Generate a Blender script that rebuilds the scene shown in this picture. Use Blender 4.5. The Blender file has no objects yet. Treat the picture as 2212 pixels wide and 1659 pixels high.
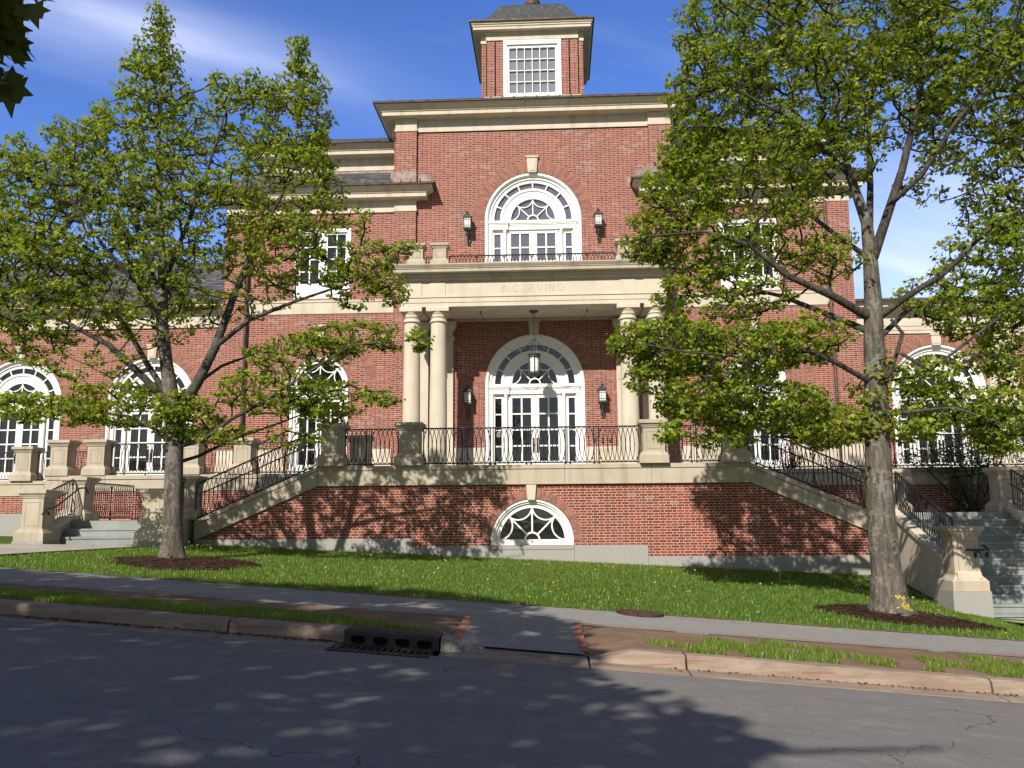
import bpy, math, random
import numpy as np
from mathutils import Vector, Matrix
from mathutils.geometry import tessellate_polygon
random.seed(7); RNG = np.random.default_rng(7)
PI = math.pi
SC = bpy.context.scene
COL = SC.collection
UP = 1.6                       # everything is laid out with eye level at z = 0 and lifted by UP at the end

# ------------------------------------------------------------------ camera, sky, sun, exposure
EYE = Vector((0.6, -22.2, 0.0))
def cam_axes(p, yaw, roll):
    f = Vector((-math.sin(yaw)*math.cos(p), math.cos(yaw)*math.cos(p), math.sin(p)))
    r0 = Vector((math.cos(yaw), math.sin(yaw), 0)); u0 = r0.cross(f)
    c, s = math.cos(roll), math.sin(roll)
    return c*r0 - s*u0, c*u0 + s*r0, f
CR, CU, CF = cam_axes(math.radians(8.8), math.radians(2.7), math.radians(.43))
cd = bpy.data.cameras.new('camera'); cam = bpy.data.objects.new('camera', cd); COL.objects.link(cam)
m = Matrix((( CR.x, CU.x, -CF.x), (CR.y, CU.y, -CF.y), (CR.z, CU.z, -CF.z))).to_4x4()
m.translation = EYE
cam.matrix_world = m
cd.sensor_width = 36; cd.lens = 36*1880/2212; cd.clip_start = .1; cd.clip_end = 2000
SC.camera = cam

SUN = Vector((-.35, -1.0, .78)).normalized()          # towards the sun
sl = bpy.data.lights.new('sun', 'SUN'); so = bpy.data.objects.new('sun', sl); COL.objects.link(so)
sl.energy = 5.0; sl.angle = math.radians(.55); sl.color = (1, .935, .845)
so.rotation_euler = SUN.to_track_quat('Z', 'Y').to_euler(); so.location = (-10, -40, 40)

w = bpy.data.worlds.new('World'); SC.world = w; w.use_nodes = True
nt = w.node_tree; nt.nodes.clear()
def wn(t, **k):
    n = nt.nodes.new(t)
    for a, b in k.items(): setattr(n, a, b)
    return n
sky = wn('ShaderNodeTexSky', sky_type='NISHITA', sun_disc=False, sun_elevation=math.radians(36.4),
         sun_rotation=math.radians(199.3), altitude=50, air_density=1.0, dust_density=.35, ozone_density=4.0)
hs = wn('ShaderNodeHueSaturation'); hs.inputs['Saturation'].default_value = 1.2; hs.inputs['Hue'].default_value = .518; hs.inputs['Value'].default_value = 1.12
nt.links.new(sky.outputs[0], hs.inputs['Color'])
hs2 = wn('ShaderNodeHueSaturation'); hs2.inputs['Saturation'].default_value = .6; hs2.inputs['Value'].default_value = .42; nt.links.new(sky.outputs[0], hs2.inputs['Color'])  # unseen sky behind the camera, greyed and dimmed to cut blue fill light
tc = wn('ShaderNodeTexCoord'); sep = wn('ShaderNodeSeparateXYZ'); nt.links.new(tc.outputs['Generated'], sep.inputs[0])
def wm(op, a, b=None, c=None):
    n = wn('ShaderNodeMath', operation=op)
    for i, v in enumerate((a, b, c)):
        if v is None: continue
        if isinstance(v, (int, float)): n.inputs[i].default_value = v
        else: nt.links.new(v, n.inputs[i])
    return n.outputs[0]
yy = wm('MAXIMUM', sep.outputs[1], .05)
az = wm('DIVIDE', sep.outputs[0], yy); el = wm('DIVIDE', sep.outputs[2], yy)
cmb = wn('ShaderNodeCombineXYZ'); nt.links.new(wm('MULTIPLY', wm('ADD', az, wm('MULTIPLY', el, 1.1)), 2.2), cmb.inputs[0])
nt.links.new(wm('MULTIPLY', wm('ADD', el, wm('MULTIPLY', az, .28)), 7.5), cmb.inputs[1])
nz = wn('ShaderNodeTexNoise'); nz.inputs['Scale'].default_value = 1.6; nz.inputs['Detail'].default_value = 7; nz.inputs['Roughness'].default_value = .55
nt.links.new(cmb.outputs[0], nz.inputs['Vector'])
def band(lin, c, wd):   # gaussian band
    d = wm('DIVIDE', wm('SUBTRACT', lin, c), wd)
    return wm('EXPONENT', wm('MULTIPLY', wm('MULTIPLY', d, d), -1.0))
lin1 = wm('ADD', el, wm('MULTIPLY', az, .26))
b1 = wm('MULTIPLY', band(lin1, .482, .05), band(az, -.55, .27))
b2 = wm('MULTIPLY', band(el, .30, .13), band(az, .50, .24))
b3 = wm('MULTIPLY', band(el, .24, .10), band(az, -.6, .4))
cl = wm('MULTIPLY', wm('ADD', wm('ADD', wm('MULTIPLY', b1, .72), wm('MULTIPLY', b2, 1.0)), wm('MULTIPLY', b3, .3)),
        wm('ADD', wm('MULTIPLY', nz.outputs[0], .85), .0))
cl = wm('MINIMUM', wm('ADD', cl, wm('MULTIPLY', wm('MAXIMUM', wm('SUBTRACT', nz.outputs[0], .52), 0), .25)), 1.0)
mx = wn('ShaderNodeMix', data_type='RGBA'); nt.links.new(cl, mx.inputs['Factor'])
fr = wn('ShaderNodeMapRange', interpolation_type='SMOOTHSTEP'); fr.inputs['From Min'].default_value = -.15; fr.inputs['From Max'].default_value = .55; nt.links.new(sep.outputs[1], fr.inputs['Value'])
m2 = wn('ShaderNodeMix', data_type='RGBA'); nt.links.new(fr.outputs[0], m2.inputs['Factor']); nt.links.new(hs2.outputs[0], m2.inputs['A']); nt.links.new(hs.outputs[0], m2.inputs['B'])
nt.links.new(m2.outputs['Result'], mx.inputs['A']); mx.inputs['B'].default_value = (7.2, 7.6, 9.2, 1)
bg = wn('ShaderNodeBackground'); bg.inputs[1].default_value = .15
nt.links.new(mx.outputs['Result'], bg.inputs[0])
wo = wn('ShaderNodeOutputWorld'); nt.links.new(bg.outputs[0], wo.inputs[0])
SC.view_settings.view_transform = 'Standard'; SC.view_settings.look = 'None'
SC.view_settings.exposure = .28; SC.view_settings.gamma = 1
SC.view_settings.use_curve_mapping = False
SC.cycles.max_bounces = 6; SC.cycles.diffuse_bounces = 3; SC.cycles.transparent_max_bounces = 8

# ------------------------------------------------------------------ material helpers
class NB:
    def __init__(s, name):
        s.m = bpy.data.materials.new(name); s.m.use_nodes = True; s.t = s.m.node_tree; s.t.nodes.clear()
        s.out = s.n('ShaderNodeOutputMaterial'); s.b = s.n('ShaderNodeBsdfPrincipled')
        s.l(s.b.outputs[0], s.out.inputs[0])
    def n(s, t, **k):
        x = s.t.nodes.new(t)
        for a, b in k.items(): setattr(x, a, b)
        return x
    def l(s, a, b): s.t.links.new(a, b)
    def m_(s, op, a, b=None, c=None):
        n = s.n('ShaderNodeMath', operation=op)
        for i, v in enumerate((a, b, c)):
            if v is None: continue
            if isinstance(v, (int, float)): n.inputs[i].default_value = v
            else: s.l(v, n.inputs[i])
        return n.outputs[0]
    def pos(s): return s.n('ShaderNodeNewGeometry').outputs['Position']
    def noise(s, scale, detail=4, vec=None, rough=.55, stretch=None, dim='3D'):
        n = s.n('ShaderNodeTexNoise'); n.inputs['Scale'].default_value = scale; n.inputs['Detail'].default_value = detail
        n.inputs['Roughness'].default_value = rough
        v = vec or s.pos()
        if stretch:
            mp = s.n('ShaderNodeMapping'); mp.inputs['Scale'].default_value = stretch; s.l(v, mp.inputs[0]); v = mp.outputs[0]
        s.l(v, n.inputs['Vector']); return n.outputs[0]
    def ramp(s, f, stops):
        r = s.n('ShaderNodeValToRGB'); e = r.color_ramp.elements
        while len(e) < len(stops): e.new(.5)
        for i, (p, c) in enumerate(stops):
            e[i].position = p; e[i].color = (*c, 1) if len(c) == 3 else c
        s.l(f, r.inputs[0]); return r.outputs[0]
    def mix(s, f, a, b, mode='MIX'):
        n = s.n('ShaderNodeMix', data_type='RGBA', blend_type=mode)
        for sock, v in ((n.inputs['Factor'], f), (n.inputs['A'], a), (n.inputs['B'], b)):
            if isinstance(v, (int, float)): sock.default_value = v
            elif isinstance(v, tuple): sock.default_value = (*v, 1)
            else: s.l(v, sock)
        return n.outputs['Result']
    def set(s, col=None, rough=None, spec=None, metal=None):
        for k, v in (('Base Color', col), ('Roughness', rough), ('Specular IOR Level', spec), ('Metallic', metal)):
            if v is None: continue
            if isinstance(v, tuple): s.b.inputs[k].default_value = (*v, 1)
            elif isinstance(v, (int, float)): s.b.inputs[k].default_value = v
            else: s.l(v, s.b.inputs[k])
    def bump(s, h, strength=.4, dist=.01):
        b = s.n('ShaderNodeBump'); b.inputs['Strength'].default_value = strength; b.inputs['Distance'].default_value = dist
        s.l(h, b.inputs['Height']); s.l(b.outputs[0], s.b.inputs['Normal'])

def mat_simple(name, col, rough=.6, var=.15, scale=6, spec=.4, metal=0., bump=0):
    k = NB(name); f = k.noise(scale, 5)
    c1 = tuple(max(0, v*(1-var)) for v in col); c2 = tuple(min(1, v*(1+var)) for v in col)
    k.set(k.ramp(f, [(.3, c1), (.7, c2)]), rough, spec, metal)
    if bump: k.bump(k.noise(scale*8, 4), bump, .01)
    return k.m

def mat_brick(name, stops, mortar, grey=.06, sat_noise=.6):
    """Flemish bond in world coordinates; u runs along the wall face."""
    k = NB(name)
    geo = k.n('ShaderNodeNewGeometry'); sp = k.n('ShaderNodeSeparateXYZ'); k.l(geo.outputs['Position'], sp.inputs[0])
    sn = k.n('ShaderNodeSeparateXYZ'); k.l(geo.outputs['True Normal'], sn.inputs[0])
    side = k.m_('GREATER_THAN', k.m_('ABSOLUTE', sn.outputs[0]), .7)
    u = k.m_('ADD', k.m_('MULTIPLY', sp.outputs[1], side), k.m_('MULTIPLY', sp.outputs[0], k.m_('SUBTRACT', 1.0, side)))
    CH, PER, ST, MO = .0677, .3048, .2032, .0115
    v = k.m_('DIVIDE', k.m_('ADD', sp.outputs[2], 20.0), CH)
    row = k.m_('FLOOR', v); fv = k.m_('MULTIPLY', k.m_('FRACT', v), CH)
    par = k.m_('MODULO', row, 2.0)
    wob = k.n('ShaderNodeTexWhiteNoise', noise_dimensions='1D'); k.l(row, wob.inputs['W'])
    t = k.m_('ADD', k.m_('ADD', k.m_('DIVIDE', k.m_('ADD', u, 80.0), PER), k.m_('MULTIPLY', par, .5)), k.m_('MULTIPLY', wob.outputs[0], .06))
    cell = k.m_('FLOOR', t); f = k.m_('MULTIPLY', k.m_('FRACT', t), PER)
    hd = k.m_('GREATER_THAN', f, ST)
    bid = k.m_('ADD', k.m_('MULTIPLY', cell, 2.0), hd)
    lo = k.m_('MULTIPLY', hd, ST); hi = k.m_('ADD', k.m_('MULTIPLY', hd, PER-ST), ST)
    du = k.m_('MINIMUM', k.m_('SUBTRACT', f, lo), k.m_('SUBTRACT', hi, f))
    dv = k.m_('MINIMUM', fv, k.m_('SUBTRACT', CH, fv))
    d = k.m_('MINIMUM', du, dv)
    d = k.m_('ADD', d, k.m_('MULTIPLY', k.m_('SUBTRACT', k.noise(60, 2), .5), .004))
    mort = k.m_('LESS_THAN', d, MO*.5)
    cv = k.n('ShaderNodeCombineXYZ'); k.l(bid, cv.inputs[0]); k.l(row, cv.inputs[1])
    wh = k.n('ShaderNodeTexWhiteNoise', noise_dimensions='3D'); k.l(cv.outputs[0], wh.inputs['Vector'])
    r = k.m_('ADD', k.m_('MULTIPLY', wh.outputs['Value'], .72), k.m_('MULTIPLY', k.noise(.9, 3), .28))
    r = k.m_('SUBTRACT', r, k.m_('MULTIPLY', hd, .10))
    col = k.ramp(r, stops)
    # occasional pale, purplish stretchers that gather in loose drifts
    sc_ = k.n('ShaderNodeSeparateColor'); k.l(wh.outputs['Color'], sc_.inputs[0])
    drift = k.m_('MULTIPLY', k.noise(.55, 3, stretch=(1, 1, 2.2)), k.m_('SUBTRACT', 1.0, k.m_('MULTIPLY', hd, .4)))
    pale = k.m_('GREATER_THAN', k.m_('MULTIPLY', sc_.outputs[1], k.m_('ADD', drift, .45)), 1.0-grey)
    col = k.mix(k.m_('MULTIPLY', pale, .75), col, k.mix(sc_.outputs[0], (.30, .21, .19), (.25, .21, .23)))
    st = k.noise(1.5, 7, stretch=(1, 1, .3), rough=.65)
    col = k.mix(k.m_('MULTIPLY', k.m_('MAXIMUM', k.m_('SUBTRACT', st, .43), 0), 1.7), col, (.15, .07, .055))
    mc = k.mix(k.noise(8, 3), tuple(x*.82 for x in mortar), tuple(min(1, x*1.12) for x in mortar))
    fine = k.noise(140, 2)
    col = k.mix(k.m_('MULTIPLY', k.m_('SUBTRACT', fine, .3), .35), col, (.12, .05, .04))
    k.set(k.mix(mort, col, mc), .88, .25)
    k.bump(k.m_('MINIMUM', d, .008), .5, .6)
    return k.m

def mat_stone(name, c1, c2, stain=(.2, .17, .13), amt=.5, fs=90, joint=0):
    k = NB(name)
    base = k.ramp(k.noise(1.3, 5), [(.3, c1), (.7, c2)])
    fine = k.noise(fs, 3)
    base = k.mix(k.m_('MULTIPLY', fine, .22), base, tuple(x*.55 for x in c1))
    drip = k.noise(1.6, 6, stretch=(2.2, 2.2, .25))
    base = k.mix(k.m_('MULTIPLY', k.m_('MAXIMUM', k.m_('SUBTRACT', drip, .5), 0), amt*2.6), base, stain)
    warm = k.noise(.8, 3, stretch=(1, 1, 1.6))
    base = k.mix(k.m_('MULTIPLY', k.m_('MAXIMUM', k.m_('SUBTRACT', warm, .55), 0), 1.2), base, (c2[0], c2[1]*.8, c2[2]*.55))
    if joint:
        sp = k.n('ShaderNodeSeparateXYZ'); k.l(k.pos(), sp.inputs[0])
        jx = k.m_('LESS_THAN', k.m_('FRACT', k.m_('DIVIDE', k.m_('ADD', sp.outputs[0], 60.6), joint)), .011/joint)
        base = k.mix(k.m_('MULTIPLY', jx, .65), base, tuple(x*.35 for x in c1))
    k.set(base, .82, .3); k.bump(fine, .12, .01)
    return k.m

BR_STOPS = [(0, (.10, .038, .032)), (.3, (.19, .050, .038)), (.55, (.25, .062, .044)), (.8, (.30, .08, .052)), (1, (.35, .118, .072))]
BR2 = [(0, (.085, .028, .024)), (.3, (.175, .040, .029)), (.55, (.24, .050, .033)), (.8, (.285, .063, .037)), (1, (.32, .09, .05))]
M = {}
M['brick'] = mat_brick('brick_main', BR_STOPS, (.56, .40, .32), .11)
M['brick_low'] = mat_brick('brick_terrace', BR2, (.62, .44, .34), .015)
def mat_vouss():
    k = NB('brick_voussoir'); g = k.n('ShaderNodeNewGeometry'); r = g.outputs['Random Per Island']
    c = k.ramp(r, BR_STOPS); c = k.mix(.2, c, (.5, .36, .28)); c = k.mix(k.m_('MULTIPLY', k.noise(120, 2), .3), c, (.14, .06, .05))
    k.set(c, .88, .25); return k.m
M['vouss'] = mat_vouss()
M['mortar'] = mat_simple('mortar', (.42, .27, .21), .9, .12, 12)
M['stone'] = mat_stone('limestone', (.56, .49, .39), (.65, .575, .465), (.27, .215, .155), .5)
M['stone_grey'] = mat_stone('limestone_weathered', (.43, .37, .285), (.52, .45, .35), (.16, .135, .105), .8)
M['stone_cornice'] = mat_stone('cornice_stone', (.55, .48, .385), (.64, .565, .46), (.25, .20, .145), .7, 90, 1.83)  # stone of cornices and friezes, with block joints
def mat_granite():
    k = NB('granite'); f = k.noise(160, 2, rough=.8); g = k.noise(1.2, 4)
    c = k.ramp(f, [(.32, (.16, .155, .15)), (.5, (.33, .32, .30)), (.68, (.5, .48, .45))])
    c = k.mix(k.m_('MULTIPLY', g, .35), c, (.27, .25, .22)); k.set(c, .8, .3); return k.m
M['granite'] = mat_granite()
M['white'] = mat_simple('white_paint', (.80, .79, .755), .42, .03, 3, .45)
M['iron'] = mat_simple('black_iron', (.018, .018, .022), .5, .35, 20, .5)
M['bronze'] = mat_simple('verdigris_bronze', (.055, .075, .075), .5, .5, 14, .5, .3)
def mat_copper():
    k = NB('weathered_copper'); s = k.noise(2.2, 6, stretch=(3, 3, .3)); g = k.noise(1.1, 3)
    c = k.ramp(s, [(.3, (.032, .042, .042)), (.55, (.06, .07, .068)), (.75, (.10, .125, .115))])
    c = k.mix(k.m_('MULTIPLY', g, .5), c, (.115, .09, .08)); k.set(c, .55, .5, .25); return k.m
M['copper'] = mat_copper()
M['flash'] = mat_simple('copper_flashing', (.23, .165, .145), .6, .35, 5, .4, .2)
M['gutter'] = mat_simple('copper_gutter', (.10, .075, .062), .6, .5, 4, .4, .3)
def mat_slate():
    k = NB('slate'); geo = k.n('ShaderNodeNewGeometry'); sp = k.n('ShaderNodeSeparateXYZ'); k.l(geo.outputs['Position'], sp.inputs[0])
    sn = k.n('ShaderNodeSeparateXYZ'); k.l(geo.outputs['True Normal'], sn.inputs[0])
    side = k.m_('GREATER_THAN', k.m_('ABSOLUTE', sn.outputs[0]), .3)
    u = k.m_('ADD', k.m_('MULTIPLY', sp.outputs[1], side), k.m_('MULTIPLY', sp.outputs[0], k.m_('SUBTRACT', 1.0, side)))
    v = k.m_('DIVIDE', k.m_('ADD', sp.outputs[2], 20.0), .085); row = k.m_('FLOOR', v)
    wr = k.n('ShaderNodeTexWhiteNoise', noise_dimensions='1D'); k.l(row, wr.inputs['W'])
    t = k.m_('ADD', k.m_('DIVIDE', u, .26), k.m_('MULTIPLY', wr.outputs[0], 7.0)); cell = k.m_('FLOOR', t)
    cv = k.n('ShaderNodeCombineXYZ'); k.l(cell, cv.inputs[0]); k.l(row, cv.inputs[1])
    wh = k.n('ShaderNodeTexWhiteNoise', noise_dimensions='3D'); k.l(cv.outputs[0], wh.inputs['Vector'])
    c = k.ramp(wh.outputs[0], [(0, (.045, .043, .05)), (.5, (.082, .078, .088)), (.85, (.12, .112, .118)), (1, (.17, .16, .16))])
    edge = k.m_('LESS_THAN', k.m_('FRACT', v), .16); gap = k.m_('LESS_THAN', k.m_('FRACT', t), .05)
    c = k.mix(k.m_('MAXIMUM', edge, gap), c, (.025, .024, .028))
    k.set(c, .72, .35); k.bump(k.m_('MULTIPLY', wh.outputs[0], k.m_('SUBTRACT', 1.0, edge)), .5, .02); return k.m
M['slate'] = mat_slate()
def mat_glass(name, col, rough=.03, wav=.06):
    k = NB(name); k.set(col, rough, .95); k.bump(k.noise(1.7, 2), wav, .05); return k.m
M['glass'] = mat_glass('dark_window_glass', (.006, .006, .006), .02, .1)
M['glass_blind'] = mat_glass('window_glass_with_blind', (.11, .11, .145), .05)
M['glass_tower'] = mat_glass('tower_glass', (.20, .20, .235), .08)
M['lampglass'] = mat_simple('frosted_lamp_glass', (.78, .72, .66), .3, .04, 4, .5)
def mat_asphalt(name, a, b, crack=0, speck=.5):
    k = NB(name); f = k.noise(70, 3, rough=.9); g = k.noise(.7, 5); g2 = k.noise(5, 4)
    c = k.ramp(f, [(.3, tuple(x*.35 for x in a)), (.5, a), (.7, b), (.82, tuple(min(1, x*2.6) for x in b))])
    c = k.mix(k.m_('MULTIPLY', g, .5), c, tuple(x*.85 for x in a))
    c = k.mix(k.m_('MULTIPLY', k.m_('MAXIMUM', k.m_('SUBTRACT', g2, .5), 0), .9), c, tuple(x*1.25 for x in b))
    if crack:
        nv = k.n('ShaderNodeTexNoise'); nv.inputs['Scale'].default_value = .9; nv.inputs['Detail'].default_value = 5; k.l(k.pos(), nv.inputs['Vector'])
        va = k.n('ShaderNodeVectorMath', operation='MULTIPLY_ADD'); k.l(nv.outputs['Color'], va.inputs[0]); va.inputs[1].default_value = (1.3, 1.3, 0); k.l(k.pos(), va.inputs[2])
        mp = k.n('ShaderNodeMapping'); mp.inputs['Scale'].default_value = (.32, .75, 1); k.l(va.outputs[0], mp.inputs[0])
        vo = k.n('ShaderNodeTexVoronoi', feature='DISTANCE_TO_EDGE', voronoi_dimensions='2D'); vo.inputs['Scale'].default_value = .85; k.l(mp.outputs[0], vo.inputs['Vector'])
        gate = k.m_('GREATER_THAN', k.noise(.6, 2), .47)
        cr = k.m_('MULTIPLY', k.m_('LESS_THAN', vo.outputs['Distance'], .0035), gate)
        c = k.mix(k.m_('MULTIPLY', cr, crack), c, (.012, .012, .013))
    g3 = k.noise(1.1, 6, stretch=(.25, 1.6, 1), rough=.7)
    c = k.mix(k.m_('MULTIPLY', k.m_('MAXIMUM', k.m_('SUBTRACT', g3, .5), 0), 1.8), c, tuple(x*.55 for x in a))
    k.set(c, .9, .25); k.bump(f, .7, .015); return k.m
M['road'] = mat_asphalt('road_asphalt', (.215, .203, .19), (.31, .295, .275), .5)
M['walk'] = mat_asphalt('pavement_asphalt', (.30, .288, .27), (.39, .378, .355), .2)
def mat_ground(name, stops, scale, fine, rough=.95):
    k = NB(name); g = k.noise(scale, 6, rough=.65); f = k.noise(fine, 3, rough=.8)
    c = k.ramp(k.m_('ADD', k.m_('MULTIPLY', g, .6), k.m_('MULTIPLY', f, .4)), stops)
    k.set(c, rough, .15); k.bump(f, .8, .03); return k.m
M['lawn'] = mat_ground('lawn_turf', [(.3, (.03, .062, .011)), (.5, (.06, .118, .018)), (.7, (.105, .165, .03))], 1.6, 40)
M['dirt'] = mat_ground('bare_dirt', [(.3, (.15, .092, .058)), (.5, (.25, .165, .108)), (.7, (.34, .245, .17))], 1.8, 60)
M['mulch'] = mat_ground('bark_mulch', [(.3, (.018, .009, .006)), (.5, (.05, .024, .015)), (.68, (.11, .06, .038)), (.8, (.22, .15, .1))], 6, 55)
def mat_kerb():
    k = NB('kerb_concrete'); g = k.noise(2, 6, stretch=(.5, 3, 6)); f = k.noise(60, 3)
    c = k.ramp(g, [(.3, (.24, .17, .125)), (.55, (.36, .275, .21)), (.75, (.43, .345, .27))])
    c = k.mix(k.m_('MULTIPLY', f, .5), c, (.15, .105, .08)); c = k.mix(k.m_('MULTIPLY', k.m_('MAXIMUM', k.m_('SUBTRACT', k.noise(7, 5, stretch=(.6, 1, 2.5)), .5), 0), 2.2), c, (.17, .12, .09))
    red = k.noise(1.3, 5, stretch=(.5, 3, 14))
    c = k.mix(k.m_('MULTIPLY', k.m_('GREATER_THAN', red, .63), .55), c, (.26, .08, .05))
    k.set(c, .9, .25); k.bump(f, .4, .01); return k.m
M['kerb'] = mat_kerb()
M['concrete'] = mat_simple('broken_concrete', (.27, .25, .20), .9, .5, 18, .2, 0, .8)
M['orange'] = mat_simple('orange_marking', (.34, .13, .085), .9, .5, 30)
M['rust'] = mat_simple('rusty_iron', (.075, .042, .03), .8, .45, 9, .3, .2, .3)
M['darkiron'] = mat_simple('cast_iron', (.045, .032, .034), .55, .3, 9, .5, .3)
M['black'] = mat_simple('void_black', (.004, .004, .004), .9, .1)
M['bluestone'] = mat_stone('bluestone', (.235, .26, .245), (.33, .35, .33), (.11, .12, .11), .5)
M['paving'] = mat_stone('path_paving', (.38, .345, .29), (.45, .41, .35), (.2, .18, .15), .5)
M['letter'] = mat_simple('dark_line_stone', (.30, .24, .175), .9, .15)  # darker stone, shadow of cut letters put into the colour; also pier panels
def mat_bark(dk=1., name='maple_bark'):
    k = NB(name); r = k.noise(9, 6, stretch=(1.6, 1.6, .3), rough=.7); p = k.noise(3.2, 4); f = k.noise(45, 3)
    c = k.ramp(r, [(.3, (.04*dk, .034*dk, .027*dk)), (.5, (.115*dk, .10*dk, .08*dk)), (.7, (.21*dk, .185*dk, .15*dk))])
    c = k.mix(k.m_('MULTIPLY', k.m_('GREATER_THAN', k.m_('ADD', k.m_('MULTIPLY', p, .5), k.m_('MULTIPLY', k.noise(14, 4), .5)), .54), .5), c, (.25*dk, .245*dk, .21*dk))
    c = k.mix(k.m_('MULTIPLY', k.m_('GREATER_THAN', k.noise(5.5, 3), .66), .7), c, (.06, .055, .045))
    k.set(c, .92, .2); k.bump(k.m_('ADD', r, k.m_('MULTIPLY', f, .5)), .9, .03); return k.m
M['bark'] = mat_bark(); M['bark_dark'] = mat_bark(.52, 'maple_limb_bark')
M['twig'] = mat_simple('dark_twig_bark', (.032, .027, .022), .9, .5, 8)
M['lichen'] = mat_simple('yellow_lichen', (.42, .34, .05), .95, .4, 22)
def mat_leaf(name, stops, trans=.42):
    k = NB(name); g = k.n('ShaderNodeNewGeometry'); c = k.ramp(g.outputs['Random Per Island'], stops)
    big = k.noise(.75, 4)
    c = k.mix(k.m_('MULTIPLY', k.m_('MAXIMUM', k.m_('SUBTRACT', big, .42), 0), 1.3), c, (.25, .24, .03))
    k.set(c, .5, .35)
    k.b.inputs['Roughness'].default_value = .42
    tr = k.n('ShaderNodeBsdfTranslucent'); k.l(k.mix(.5, c, (.50, .55, .028)), tr.inputs[0])
    ms = k.n('ShaderNodeMixShader'); ms.inputs[0].default_value = trans
    k.l(k.b.outputs[0], ms.inputs[1]); k.l(tr.outputs[0], ms.inputs[2]); k.l(ms.outputs[0], k.out.inputs[0]); return k.m
M['leaf'] = mat_leaf('maple_leaf', [(0, (.10, .175, .018)), (.35, (.19, .285, .025)), (.75, (.27, .36, .03)), (1, (.40, .40, .045))], .48)
M['leaf_dark'] = mat_leaf('shade_leaf', [(0, (.018, .035, .008)), (.6, (.035, .06, .012)), (1, (.06, .085, .018))], .2)  # darkened leaf green, shade under the crown put into the colour
M['yew'] = mat_leaf('shrub_leaf', [(0, (.01, .02, .008)), (.6, (.022, .042, .012)), (1, (.05, .08, .02))], .12)
M['grass'] = mat_leaf('grass_blade', [(0, (.07, .15, .018)), (.5, (.125, .24, .028)), (.9, (.19, .30, .04)), (1, (.33, .32, .11))], .4)
M['petal'] = mat_simple('dandelion_yellow', (.62, .46, .02), .8, .1)
M['seed'] = mat_simple('dandelion_seed', (.30, .31, .23), .9, .1)
M['stem'] = mat_simple('dandelion_stem', (.2, .22, .09), .8, .2)
M['brass'] = mat_simple('aged_brass', (.06, .045, .028), .5, .3, 9, .5, .4)
M['sticker'] = mat_simple('grey_sticker', (.4, .41, .42), .6, .05)

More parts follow.
